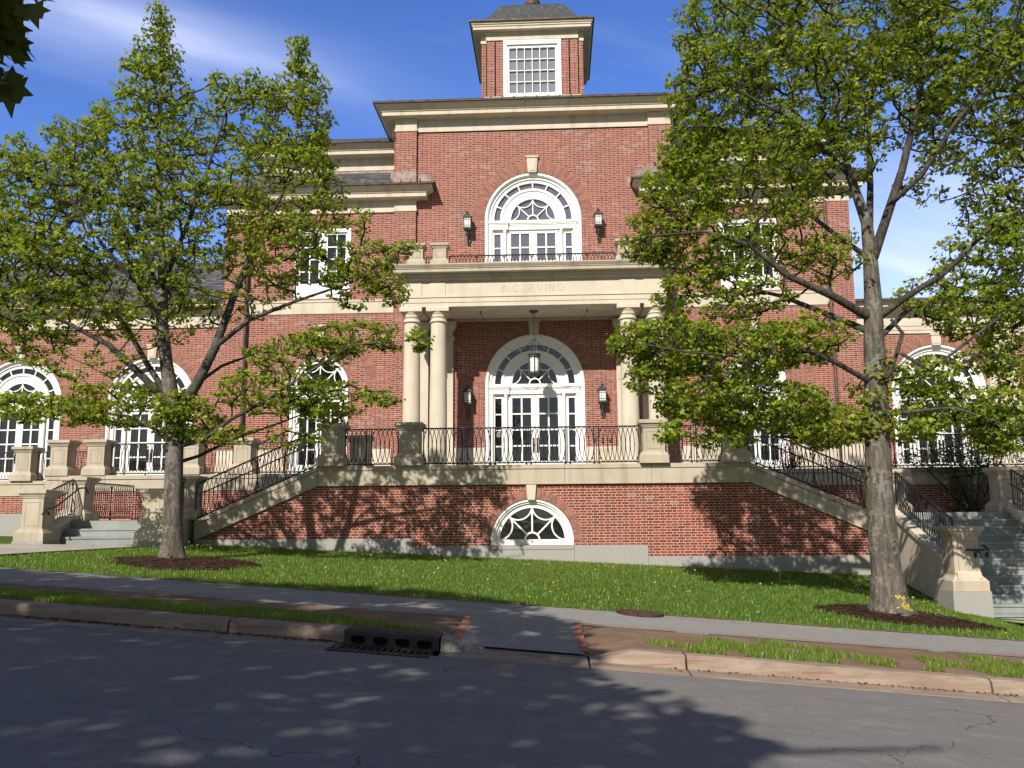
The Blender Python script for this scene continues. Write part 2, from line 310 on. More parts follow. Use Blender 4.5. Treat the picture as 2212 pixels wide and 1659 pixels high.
# ------------------------------------------------------------------ mesh helpers
ORG = {}
class MB:
    def __init__(s): s.v = []; s.f = []
    def add(s, v, f):
        o = len(s.v); s.v += [tuple(p) for p in v]; s.f += [tuple(i+o for i in q) for q in f]; return s
    def box(s, x0, x1, y0, y1, z0, z1):
        v = [(x, y, z) for z in (z0, z1) for y in (y0, y1) for x in (x0, x1)]
        return s.add(v, [(0, 2, 3, 1), (4, 5, 7, 6), (0, 1, 5, 4), (2, 6, 7, 3), (0, 4, 6, 2), (1, 3, 7, 5)])
    def prism_xz(s, pts, y0, y1):          # polygon in x,z extruded along y
        n = len(pts); v = [(x, y0, z) for x, z in pts] + [(x, y1, z) for x, z in pts]
        tri = tessellate_polygon([[Vector((x, z, 0)) for x, z in pts]])
        f = [tuple(t) for t in tri] + [tuple(i+n for i in reversed(t)) for t in tri]
        f += [(i, (i+1) % n, n+(i+1) % n, n+i) for i in range(n)]
        return s.add(v, f)
    def prism_yz(s, pts, x0, x1):
        n = len(pts); v = [(x0, y, z) for y, z in pts] + [(x1, y, z) for y, z in pts]
        tri = tessellate_polygon([[Vector((y, z, 0)) for y, z in pts]])
        f = [tuple(t) for t in tri] + [tuple(i+n for i in reversed(t)) for t in tri]
        f += [(i, (i+1) % n, n+(i+1) % n, n+i) for i in range(n)]
        return s.add(v, f)
    def arc(s, cx, cz, r0, r1, y0, y1, a0=0., a1=PI, n=40):   # curved bar in the xz plane
        v = []; f = []
        for i in range(n+1):
            a = a0+(a1-a0)*i/n; c, q = math.cos(a), math.sin(a)
            v += [(cx+r0*c, y0, cz+r0*q), (cx+r1*c, y0, cz+r1*q), (cx+r1*c, y1, cz+r1*q), (cx+r0*c, y1, cz+r0*q)]
        for i in range(n):
            b = 4*i
            for j in range(4): f.append((b+j, b+(j+1) % 4, b+4+(j+1) % 4, b+4+j))
        f += [(0, 3, 2, 1), (4*n, 4*n+1, 4*n+2, 4*n+3)]
        return s.add(v, f)
    def bar_xz(s, p, q, w, y0, y1):        # straight bar between two (x,z) points
        d = Vector((q[0]-p[0], q[1]-p[1])); d.normalize(); n = Vector((-d.y, d.x))*w/2
        return s.prism_xz([(p[0]-n.x, p[1]-n.y), (q[0]-n.x, q[1]-n.y), (q[0]+n.x, q[1]+n.y), (p[0]+n.x, p[1]+n.y)], y0, y1)
    def lathe(s, cx, cy, prof, n=24):      # profile (r, z) bottom to top
        v = []; f = []
        for r, z in prof:
            v += [(cx+r*math.cos(2*PI*i/n), cy+r*math.sin(2*PI*i/n), z) for i in range(n)]
        for j in range(len(prof)-1):
            for i in range(n):
                f.append((j*n+i, j*n+(i+1) % n, (j+1)*n+(i+1) % n, (j+1)*n+i))
        f += [tuple(reversed(range(n))), tuple(range((len(prof)-1)*n, len(prof)*n))]
        return s.add(v, f)
    def sq(s, cx, cy, prof):               # square-plan lathe: profile (half width, z)
        v = []; f = []
        for r, z in prof: v += [(cx-r, cy-r, z), (cx+r, cy-r, z), (cx+r, cy+r, z), (cx-r, cy+r, z)]
        for j in range(len(prof)-1):
            for i in range(4): f.append((4*j+i, 4*j+(i+1) % 4, 4*j+4+(i+1) % 4, 4*j+4+i))
        k = 4*(len(prof)-1); f += [(3, 2, 1, 0), (k, k+1, k+2, k+3)]
        return s.add(v, f)
    def mould(s, x0, x1, yf, yb, prof, closed=False):   # moulding round front and two sides; profile (out, z)
        v = []; f = []
        for o, z in prof:
            if closed: v += [(x0-o, yb+o, z), (x0-o, yf-o, z), (x1+o, yf-o, z), (x1+o, yb+o, z)]
            else: v += [(x0-o, yb, z), (x0-o, yf-o, z), (x1+o, yf-o, z), (x1+o, yb, z)]
        n = len(prof)
        for j in range(n-1):
            for i in range(4 if closed else 3):
                f.append((4*j+i, 4*j+(i+1) % 4, 4*j+4+(i+1) % 4, 4*j+4+i))
        f += [(3, 2, 1, 0), (4*n-4, 4*n-3, 4*n-2, 4*n-1)]
        if not closed: f.append(tuple([4*j for j in range(n)] + [4*j+3 for j in reversed(range(n))]))
        return s.add(v, f)
    def tube(s, pts, rad, n=6):
        pts = [Vector(p) for p in pts]; k = len(pts)
        rs = rad if isinstance(rad, (list, tuple)) else [rad]*k
        v = []; f = []; ref = None
        for i, p in enumerate(pts):
            d = (pts[min(i+1, k-1)]-pts[max(i-1, 0)])
            if d.length < 1e-9: d = Vector((0, 0, 1))
            d.normalize()
            if ref is None: ref = Vector((1, 0, 0)) if abs(d.x) < .8 else Vector((0, 1, 0))
            a = (ref-d*ref.dot(d)).normalized(); b = d.cross(a); ref = a
            v += [tuple(p+(a*math.cos(2*PI*j/n)+b*math.sin(2*PI*j/n))*rs[i]) for j in range(n)]
        for i in range(k-1):
            for j in range(n): f.append((i*n+j, i*n+(j+1) % n, (i+1)*n+(j+1) % n, (i+1)*n+j))
        f += [tuple(reversed(range(n))), tuple(range((k-1)*n, k*n))]
        return s.add(v, f)
    def sheet(s, pts, z): return s.add([(x, y, z) for x, y in pts], [tuple(range(len(pts)))])
    def build(s, name, mat, parent=None, smooth=False, at=None):
        me = bpy.data.meshes.new(name)
        o = ORG.get(parent.name, Vector()) if parent else Vector(at or (0, 0, 0))
        me.from_pydata([(x-o.x, y-o.y, z-o.z) for x, y, z in s.v], [], s.f); me.update()
        me.materials.append(mat)
        if smooth: me.polygons.foreach_set('use_smooth', [True]*len(me.polygons))
        ob = bpy.data.objects.new(name, me); COL.objects.link(ob)
        if parent: ob.parent = parent
        else: ob.location = o
        ORG[ob.name] = o
        return ob
def tag(o, label=None, cat=None, group=None, kind=None):
    for k, v in (('label', label), ('category', cat), ('group', group), ('kind', kind)):
        if v: o[k] = v
    return o
def thing(name, loc, label, cat, group=None):
    o = bpy.data.objects.new(name, None); COL.objects.link(o); o.location = loc; o.empty_display_size = .3
    ORG[o.name] = Vector(loc); return tag(o, label, cat, group)
def struct(name, mb, mat, kind='structure', smooth=False):
    return tag(mb.build(name, mat, smooth=smooth), kind=kind)
def copy_tree(o, loc, label, parent=None):
    c = o.copy(); COL.objects.link(c); c.parent = parent
    if parent is None:
        c.location = loc; c['label'] = label
    for ch in list(o.children): copy_tree(ch, None, None, c)
    return c
def wall_mesh(mb, outline, holes, y0, depth):
    """flat wall in the xz plane at y0 with holes whose reveals run back by depth"""
    polys = [outline]+holes; flat = [p for q in polys for p in q]
    tri = tessellate_polygon([[Vector((x, z, 0)) for x, z in q] for q in polys])
    mb.add([(x, y0, z) for x, z in flat], [tuple(t) for t in tri])
    for q in polys:
        n = len(q); mb.add([(x, y0, z) for x, z in q]+[(x, y0+depth, z) for x, z in q], [(i, (i+1) % n, n+(i+1) % n, n+i) for i in range(n)])
def arch_hole(cx, hw, z0, zs, n=36):
    return [(cx-hw, z0), (cx+hw, z0)]+[(cx+hw*math.cos(PI*i/n), zs+hw*math.sin(PI*i/n)) for i in range(n+1)]

# ------------------------------------------------------------------ ground surfaces
def cx_(x): return x if abs(x) < 16 else math.copysign(16+6*(1-math.exp(-(abs(x)-16)/6)), x)
def z_walk(x): return -1.365-.073*(cx_(x)-.2)
def z_wall(x):
    x = cx_(x); z = -1.02-.05*x
    if x < -8: z = max(min(z, -.56+.0*x), -.62) if x > -13 else -.56+.03*(-13-x)
    return z
def gz(x, y):
    if y <= -8: return z_walk(x)
    if y >= 0: z = z_wall(x)
    else:
        t = -y/8.; z = z_wall(x)*(1-t)+z_walk(x)*t
    if x > 6.5: z -= min((x-6.5)*.11, .34)*math.sin(PI*min(max(-y, 0), 8)/8.)
    return z
def kh(x):          # kerb height above gutter, dropped at the ramp and before the drain
    if x < -.72 or x > 1.45: return .15
    if -.45 < x < .95: return .02
    return .02+.13*((-.45-x)/.27 if x < 0 else (x-.95)/.5)
YK0, YK1, YG = -12.12, -12.38, -12.72
def z_gut(x): return -1.5-.077*(cx_(x)-.34)
def z_kerb(x): return z_gut(x)+kh(x)
def grid(x0, x1, nx, ys, fz, hole=None):
    mb = MB(); xs = [x0+(x1-x0)*i/nx for i in range(nx+1)]
    mb.v = [(x, y, fz(x, y)) for y in ys for x in xs]; n = nx+1
    mb.f = [(j*n+i, j*n+i+1, (j+1)*n+i+1, (j+1)*n+i) for j in range(len(ys)-1) for i in range(nx)]
    return mb
def lerp(a, b, t): return a+(b-a)*t
struct('ground', grid(-400, 400, 200, [-400, -120, -60, -40, -20, 20, 60, 120, 400], lambda x, y: z_walk(x)-.75), M['lawn'])
struct('lawn', grid(-40, 40, 160, [-8+.25*i for i in range(33)]+[3.6, 8], gz), M['lawn'], smooth=True)
struct('pavement', grid(-40, 40, 160, [-10, -8], lambda x, y: z_walk(x)-(.02 if y < -9 else 0)), M['walk'])
struct('verge', grid(-40, 40, 320, [YK0, -11.4, -10.7, -10], lambda x, y: lerp(z_kerb(x)-.005, z_walk(x)-.02, (y-YK0)/(-10-YK0)) + (.02*math.sin(x*3.1)*math.sin(y*5) if YK0 < y < -10 else 0)), M['dirt'])
def ramp_z(x, y): return lerp(z_kerb(x), z_walk(x)-.02, (y-YK0)/(-10-YK0))+.024
rp = MB()
for i in range(8):
    for j in range(6):
        a = [( -.55+1.42*(i+di)/8+( .05*(1-(j+dj)/6)), YK0+(-10-YK0)*(j+dj)/6) for di, dj in ((0, 0), (1, 0), (1, 1), (0, 1))]
        rp.add([(x, y, ramp_z(x, y)) for x, y in a], [(0, 1, 2, 3)])
struct('ramp', rp, M['walk'])
ROADY = [-60, -40, -30, -24, -20, -17, -15, -13.6, YG]
def z_road(x, y):
    t = min(max((YG-y), 0), 14); return z_gut(x)-.005+.022*t-.0009*t*t
struct('road', grid(-60, 60, 240, ROADY, z_road), M['road'], smooth=True)
# kerb in cast lengths with joints; gutter pan in front
kb = MB(); xs = -40.
cuts = [-40, -30, -22, -14.5, -9.4, -6.0, -3.05, -1.73]
def kerb_len(x0, x1):
    n = max(2, int((x1-x0)/.09)) if -1.8 < x0 < 3 else max(2, int((x1-x0)/.7)); rows = []
    for i in range(n+1):
        x = lerp(x0+.012, x1-.012, i/n); zt = z_kerb(x); zg = z_gut(x); j = .006*math.sin(x*9)+.004*math.sin(x*23)
        rows.append([(x, YK0, zt-.4), (x, YK0, zt), (x, YK1+.07, zt-.002+j*.5), (x, YK1+.025, zt-min(.03, kh(x)*.3)+j), (x, YK1, zg+.012), (x, YG, zg+.002), (x, YG, zg-.3)])
    v = [p for r in rows for p in r]; f = []
    for i in range(n):
        for k in range(6): f.append((7*i+k, 7*i+k+1, 7*i+8+k, 7*i+7+k))
    f += [tuple(range(7)), tuple(reversed(range(7*n, 7*n+7)))]
    return MB().add(v, f)
for a, b in zip(cuts[:-1], cuts[1:]): q = kerb_len(a, b); kb.add(q.v, q.f)
for a, b in zip([-.66, .95, 2.0, 5.2, 8.6, 13, 20, 30], [.95, 2.0, 5.2, 8.6, 13, 20, 30, 40]): q = kerb_len(a, b); kb.add(q.v, q.f)
struct('kerb', kb, M['kerb'])
# orange survey paint: along both pavement edges and down the two ramp sides
def stripe(name, pts, w_, fz, seed, tight=False):
    rr = random.Random(seed); mb = MB(); P = []
    for a, b in zip(pts[:-1], pts[1:]):
        n = max(1, int(math.dist(a, b)/.22)); P += [(lerp(a[0], b[0], i/n), lerp(a[1], b[1], i/n)) for i in range(n)]
    P.append(pts[-1]); L = []; horiz = abs(pts[-1][0]-pts[0][0]) > abs(pts[-1][1]-pts[0][1])
    for x, y in P:
        ww = w_*(.75+.4*rr.random()) if not tight else w_*(.9+.2*rr.random()); o = .15*w_*(rr.random()-.5)
        L.append(((x, y-ww/2+o), (x, y+ww/2+o)) if horiz else ((x-ww/2+o, y), (x+ww/2+o, y)))
    for (a, b), (c, d) in zip(L[:-1], L[1:]):
        if rr.random() < (.12 if not tight else 0): continue
        mb.add([(p[0], p[1], fz(*p)) for p in (a, c, d, b)], [(0, 1, 2, 3)])
    return struct(name, mb, M['orange'])
stripe('painted_line', [(-14, -8.03), (14, -8.03)], .055, lambda x, y: z_walk(x)+.012, 1)
stripe('painted_line', [(-14, -9.97), (-.62, -9.97)], .06, lambda x, y: z_walk(x)+.006, 2)
stripe('painted_line', [(.86, -9.98), (14, -9.98)], .07, lambda x, y: z_walk(x)+.006, 3)
stripe('painted_line', [(-.58, -9.95), (-.53, -11.95)], .09, lambda x, y: ramp_z(x, y)+.008, 4, True)
stripe('painted_line', [(.88, -10.0), (.92, -12.0)], .085, lambda x, y: ramp_z(x, y)+.008, 5, True)
# flagstone paths
pv = MB()
L0 = [(-11.9, -1.75), (-9.0, -1.75), (-9.1, -2.6), (-9.6, -5.0), (-9.9, -7.6), (-22, -7.9), (-22, -4.2), (-12.6, -2.9)]
pv.sheet(L0, 0); pv.v = [(x, y, gz(x, y)+.035) for x, y, z in pv.v]
struct('path', pv, M['paving'])
pr = MB(); R0 = [(9.35, -4.0), (12.2, -4.0), (14, -8.0), (11.2, -8.0)]
pr.sheet(R0, 0); pr.v = [(x, y, gz(x, y)+.03) for x, y, z in pr.v]
struct('path', pr, M['paving'])
def inpoly(x, y, P):
    c = False; j = len(P)-1
    for i in range(len(P)):
        if (P[i][1] > y) != (P[j][1] > y) and x < (P[j][0]-P[i][0])*(y-P[i][1])/(P[j][1]-P[i][1])+P[i][0]: c = not c
        j = i
    return c
BEDS = [(-6.55, -5.35, 1.35, 1.25), (6.75, -6.25, 1.5, .95)]
def inbed(x, y):
    for bx, by, rx, ry in BEDS:
        a = math.atan2(y-by, x-bx)
        if ((x-bx)/rx)**2+((y-by)/ry)**2 < (1+.10*math.sin(3*a+bx)+.06*math.sin(7*a))**2: return True
    return False
for i, (bx, by, rx, ry) in enumerate(BEDS):
    mb = MB(); v = []; f = []; n = 56; R = 7
    for j in range(R+1):
        for k in range(n):
            a = 2*PI*k/n; q = (1+.10*math.sin(3*a+bx)+.06*math.sin(7*a))*j/R
            x, y = bx+rx*q*math.cos(a), by+ry*q*math.sin(a)
            v.append((x, y, gz(x, y)+.016+.07*(1-(j/R)**2)*(.8+.4*random.random())))
    for j in range(R):
        for k in range(n): f.append((j*n+k, j*n+(k+1) % n, (j+1)*n+(k+1) % n, (j+1)*n+k))
    mb.add(v, f)
    # loose bark chips lying on the bed
    for c in range(900):
        a = random.random()*2*PI; q = math.sqrt(random.random())*1.06
        x, y = bx+rx*q*math.cos(a), by+ry*q*math.sin(a); z = gz(x, y)+.03+.07*max(0, 1-q*q)+.012*random.random()
        b = random.random()*PI; l = .02+.035*random.random(); w_ = .006+.008*random.random(); c_, s_ = math.cos(b), math.sin(b)
        t = .02*(random.random()-.3)
        mb.add([(x-l*c_+w_*s_, y-l*s_-w_*c_, z), (x+l*c_+w_*s_, y+l*s_-w_*c_, z+t), (x+l*c_-w_*s_, y+l*s_+w_*c_, z+t+.004), (x-l*c_-w_*s_, y-l*s_+w_*c_, z+.004)], [(0, 1, 2, 3)])
    tag(mb.build('mulch', M['mulch']), kind='stuff')

# ------------------------------------------------------------------ the brick building
YM, YB, YP = 6.70, 6.64, 6.58          # central wall, side bays, pilasters
FL = 1.40                              # terrace and door level
B = thing('brick_building', (0, YM, FL), 'red brick hall with limestone portico, square tower and long wings', 'building')
def ring_bricks(cx, zs, r0, r1, y, gap_deg=0., a0=0., a1=PI, proud=.005):
    """radial brick arch: mortar bed plus separate wedge bricks"""
    mb = MB(); L = (a1-a0)*r1; n = int(L/.076); n += n % 2
    for i in range(n):
        b0 = a0+(a1-a0)*i/n; b1 = a0+(a1-a0)*(i+1)/n; g = .0045/r1
        mid = (b0+b1)/2
        cut = [r0, r0+.1*(r1-r0)/.3, r1] if i % 2 else [r0, r0+.2*(r1-r0)/.3, r1]
        for p, q in zip(cut[:-1], cut[1:]): mb.arc(cx, zs, p+.004, q-.004, y-proud, y+.01, b0+g, b1-g, 1)
    return mb
def ring(cx, zs, r0, r1, y, gap, parent, a0=0., a1=PI, name='brick_arch'):
    o = ring_bricks(cx, zs, r0, r1, y, gap, a0, a1).build(name, M['vouss'], parent)
    MB().arc(cx, zs, r0, r1, y-.002, y+.02, a0, a1, 48).build('mortar_bed', M['mortar'], o)
    return o
def keystone(cx, z0, z1, w0, w1, y, parent, mat='stone'):
    mb = MB(); e = .05
    mb.prism_xz([(cx-w0/2, z0), (cx+w0/2, z0), (cx+w1/2, z1), (cx-w1/2, z1)], y-.09, y+.1)
    mb.prism_xz([(cx-w0/2+e, z0+e), (cx+w0/2-e, z0+e), (cx+w1/2-e, z1-.09), (cx-w1/2+e, z1-.09)], y-.105, y)
    mb.box(cx-w1/2-.02, cx+w1/2+.02, y-.12, y+.1, z1-.06, z1)
    return mb.build('keystone', M[mat], parent)

def fan_bars(mb, cx, zs, R, y0, y1, w=.035, hub=.165):
    """fanlight tracery: hub, three spokes, four inward scallops"""
    mb.arc(cx, zs, hub, hub+.045, y0, y1, 0, PI, 16)
    for d in (45, 90, 135):
        a = math.radians(d); p = (cx+(hub+.04)*math.cos(a), zs+(hub+.04)*math.sin(a)); q = (cx+R*math.cos(a), zs+R*math.sin(a))
        mb.bar_xz(p, q, w, y0+.002, y1)
    for d in (0, 45, 90, 135):
        a, b = math.radians(d), math.radians(d+45); A = Vector((R*math.cos(a), R*math.sin(a))); C_ = Vector((R*math.cos(b), R*math.sin(b)))
        mid = (A+C_)/2; n = mid.normalized(); half = (A-C_).length/2; sag = half*.62; rad = (half*half+sag*sag)/(2*sag)
        ctr = mid+n*(rad-sag); t = math.asin(half/rad); base = math.atan2(-n.y, -n.x)
        mb.arc(cx+ctr.x, zs+ctr.y, rad-w*.45, rad+w*.45, y0+.004, y1-.002, base-t, base+t, 14)

def big_door(cx, y, zf, zs, glass, rows, handles=True, sticker=False, label=None, name='arched_door', pitch=.54, side=True):
    """3.4 m wide arched opening: casing, ring lights, fanlight, entablature, double doors, side lights"""
    mb = MB(); R = 1.67
    def casing(r0, r1, y0, y1):
        mb.arc(cx, zs, r0, r1, y0, y1, 0, PI, 56)
        for s in (-1, 1): mb.box(min(cx+s*r0, cx+s*r1), max(cx+s*r0, cx+s*r1), y0, y1, zf, zs)
    casing(1.585, R, y+.02, y+.30); casing(1.56, 1.587, y+.05, y+.3); casing(1.47, 1.562, y+.12, y+.3); casing(1.35, 1.472, y+.17, y+.30)
    yg = y+.255
    mb.arc(cx, zs, 1.06, 1.145, y+.15, yg, 0, PI, 48); mb.arc(cx, zs, .83, 1.062, y+.185, yg, 0, PI, 48)
    mb.arc(cx, zs, .765, .84, y+.165, yg, 0, PI, 40)
    for i in range(1, 8):
        a = PI*i/8; mb.bar_xz((cx+1.135*math.cos(a), zs+1.135*math.sin(a)), (cx+1.36*math.cos(a), zs+1.36*math.sin(a)), .042, y+.18, yg-.002)
    fan_bars(mb, cx, zs, .775, y+.19, yg-.003)
    mb.box(cx-1.475, cx+1.475, y+.172, yg, zs-.09, zs+.004)
    # entablature breaking forward over the side lights
    t = zs-.085
    for x0, x1, o in ((-.90, .90, 0), (-1.52, -.86, .07), (.86, 1.52, .07)):
        mb.box(cx+x0, cx+x1, y+.15-o, yg, t-.26, t-.085)
        mb.box(cx+x0-.02*(o > 0), cx+x1+.02*(o > 0), y+.10-o, yg, t-.045, t); mb.box(cx+x0, cx+x1, y+.125-o, yg, t-.087, t-.043)
        mb.box(cx+x0, cx+x1, y+.14-o, yg, t-.19, t-.178)
    zt = t-.26
    if side:
        for s in (-1, 1):
            for x, r in ((.975, .055), (1.44, .05)):
                mb.lathe(cx+s*x, y+.15, [(r, zf), (r*.95, zt-.12), (r*1.25, zt-.1), (r*1.0, zt-.085), (r*1.3, zt-.03), (r*1.45, zt-.02), (r*1.45, zt+.01)], 14)
            a, b = sorted((cx+s*1.03, cx+s*1.475))
            g0, g1 = cx+s*1.235-.105, cx+s*1.235+.105
            mb.box(a, g0, y+.2, yg, zf, zt); mb.box(g1, b, y+.2, yg, zf, zt); mb.box(g0-.002, g1+.002, y+.203, yg, zt-.14, zt)
            for i in range(1, rows): mb.box(g0-.001, g1+.001, y+.21, yg-.002, zt-.14-pitch*i-.022, zt-.14-pitch*i+.022)
            mb.box(g0-.002, g1+.002, y+.204, yg, zf, zt-.14-pitch*rows+.03)
    # double doors
    for s in (-1, 1):
        def X(u0, u1): return sorted((cx+s*u0, cx+s*u1))
        for u0, u1 in ((.006, .135), (.77, .93)): a, b = X(u0, u1); mb.box(a, b, y+.205, yg, zf, zt)
        a, b = X(.134, .771); mb.box(a, b, y+.207, yg-.001, zt-.125, zt-.004); mb.box(a, b, y+.208, yg-.001, zf, zt-.125-pitch*rows+.03)
        a, b = X(.425, .48); mb.box(a, b, y+.212, yg-.002, zt-.125-pitch*rows, zt-.12)
        for i in range(1, rows): a, b = X(.134, .771); mb.box(a, b, y+.215, yg-.003, zt-.125-pitch*i-.024, zt-.125-pitch*i+.024)
    o = mb.build(name, M['white'], B)
    if label: o['label'] = label
    g = MB(); gy = y+.25
    g.prism_xz(arch_hole(cx, 1.36, zf+.05, zs, 40), gy, gy+.02)
    g.build('glass_pane', M[glass], o)
    if handles:
        for s in (-1, 1):
            h = MB(); hx = cx+s*.065
            h.box(hx-.032, hx+.032, y+.185, y+.206, zf+.78, zf+1.28)
            h.tube([(hx, y+.19, zf+.85), (hx, y+.14, zf+.9), (hx, y+.135, zf+1.1), (hx, y+.19, zf+1.2)], .017, 6)
            h.build('door_handle', M['brass'], o)
        h = MB()
        for s in (-1, 1):
            for hz in (.9, 1.7, 2.5): h.box(cx+s*.93-.012, cx+s*.93+.012, y+.19, y+.206, zf+hz, zf+hz+.16)
        h.build('hinges', M['brass'], o)
    if sticker:
        h = MB(); sx, sz = cx-1.235, 2.80
        h.arc(sx, sz, .062, .085, gy-.006, gy-.001, 0, 2*PI, 28); h.bar_xz((sx-.045, sz+.045), (sx+.045, sz-.045), .02, gy-.007, gy-.002)
        h.box(sx-.045, sx+.03, gy-.005, gy-.002, sz-.01, sz+.01)
        h.build('no_smoking_sign', M['sticker'], o)
    return o

# --- central block wall with two arched openings
wm_ = MB()
wall_mesh(wm_, [(-4.07, FL), (4.07, FL), (4.07, 13.6), (-4.07, 13.6)],
          [arch_hole(0, 1.67, FL+.01, 4.50), arch_hole(0, 1.67, 7.9, 10.27)], YM, .35)
wm_.box(-4.93, 4.93, YM+.36, 14.6, FL, 13.6)
wm_.build('brick_wall', M['brick'], B)
for s in (-1, 1):
    x0, x1 = sorted((s*4.06, s*4.80)); MB().box(x0, x1, YP, YM+.4, FL, 13.55).build('pilaster', M['brick'], B)
    x0, x1 = sorted((s*10.72, s*9.97)); MB().box(x0, x1, YP, YM+.4, FL, 10.62).build('pilaster', M['brick'], B)
    a, b = sorted((s*1.69, s*4.058)); MB().box(a, b, YM-.05, YM+.05, FL, 2.34).build('stone_base', M['stone'], B)
    a, b = sorted((s*4.82, s*6.2)); MB().box(a, b, YB-.05, YB+.05, FL, 2.33).build('stone_base', M['stone'], B)
    a, b = sorted((s*8.42, s*10.75)); MB().box(a, b, YP-.04, YP+.1, FL, 2.33).build('stone_base', M['stone'], B)
big_door(0, YM, FL, 4.50, 'glass', 4, sticker=True, label='ground floor double doors under the portico', pitch=.54)
big_door(0, YM, 7.9, 10.27, 'glass_blind', 4, handles=False, label='upper balcony doors with drawn blinds', name='balcony_door', pitch=.50)
ring(0, 4.50, 1.69, 2.02, YM, .11, B); ring(0, 10.27, 1.69, 2.10, YM, .1, B)
keystone(0, 6.14, 6.66, .31, .37, YM, B); keystone(0, 11.93, 12.52, .30, .40, YM, B)

# --- entablatures, roofs
CORN = [(.0, 0), (.10, .005), (.10, .02), (.40, .025), (.42, .03), (.42, .17), (.455, .175), (.455, .225), (.50, .25), (.58, .29), (.63, .345), (.64, .36), (.64, .375)]
GUT = [(.60, .376), (.70, .378), (.71, .43), (.69, .435), (.60, .437)]
def lift(P, z): return [(o, h+z) for o, h in P]
mb = MB()                               # main block
mb.box(-4.05, 4.05, YM-.03, YM+.3, 13.52, 14.0)
mb.box(-4.05, 4.05, YM-.06, YM, 13.52, 13.60)
for s in (-1, 1):
    a, b = sorted((s*4.03, s*4.83)); mb.box(a, b, YP-.03, YM+.3, 13.53, 13.63); mb.box(a+.02, b-.02, YP-.012, YM+.3, 13.62, 13.9)
    mb.box(a-.0, b+.0, YP-.05, YM+.3, 13.9, 13.98)
mb.box(-5.0, 5.0, YM+.3, 14.6, 13.55, 14.0)
mb.build('frieze', M['stone_cornice'], B)
MB().mould(-4.82, 4.82, YM, 14.6, lift(CORN, 13.97), True).build('cornice', M['stone_cornice'], B)
MB().mould(-4.82, 4.82, YM, 14.6, lift(GUT, 13.97), True).build('gutter', M['gutter'], B)
rf = MB(); rf.sq(0, 0, [(1, 0)] ) if False else None
rf.v = [(-5.52, 5.99, 14.41), (5.52, 5.99, 14.41), (5.52, 15.3, 14.41), (-5.52, 15.3, 14.41), (-1.6, 9.9, 16.1), (1.6, 9.9, 16.1), (1.6, 11.4, 16.1), (-1.6, 11.4, 16.1)]
rf.f = [(0, 1, 5, 4), (1, 2, 6, 5), (2, 3, 7, 6), (3, 0, 4, 7), (4, 5, 6, 7), (3, 2, 1, 0)]
RF = rf.build('roof', M['slate'], B)
sg = MB()
for i in range(26):                     # snow guards along the eaves
    x = -5.2+10.4*(i+.5)/26; sg.box(x-.03, x+.03, 6.2, 6.26, 14.47, 14.56)
sg.build('snow_guards', M['gutter'], RF)

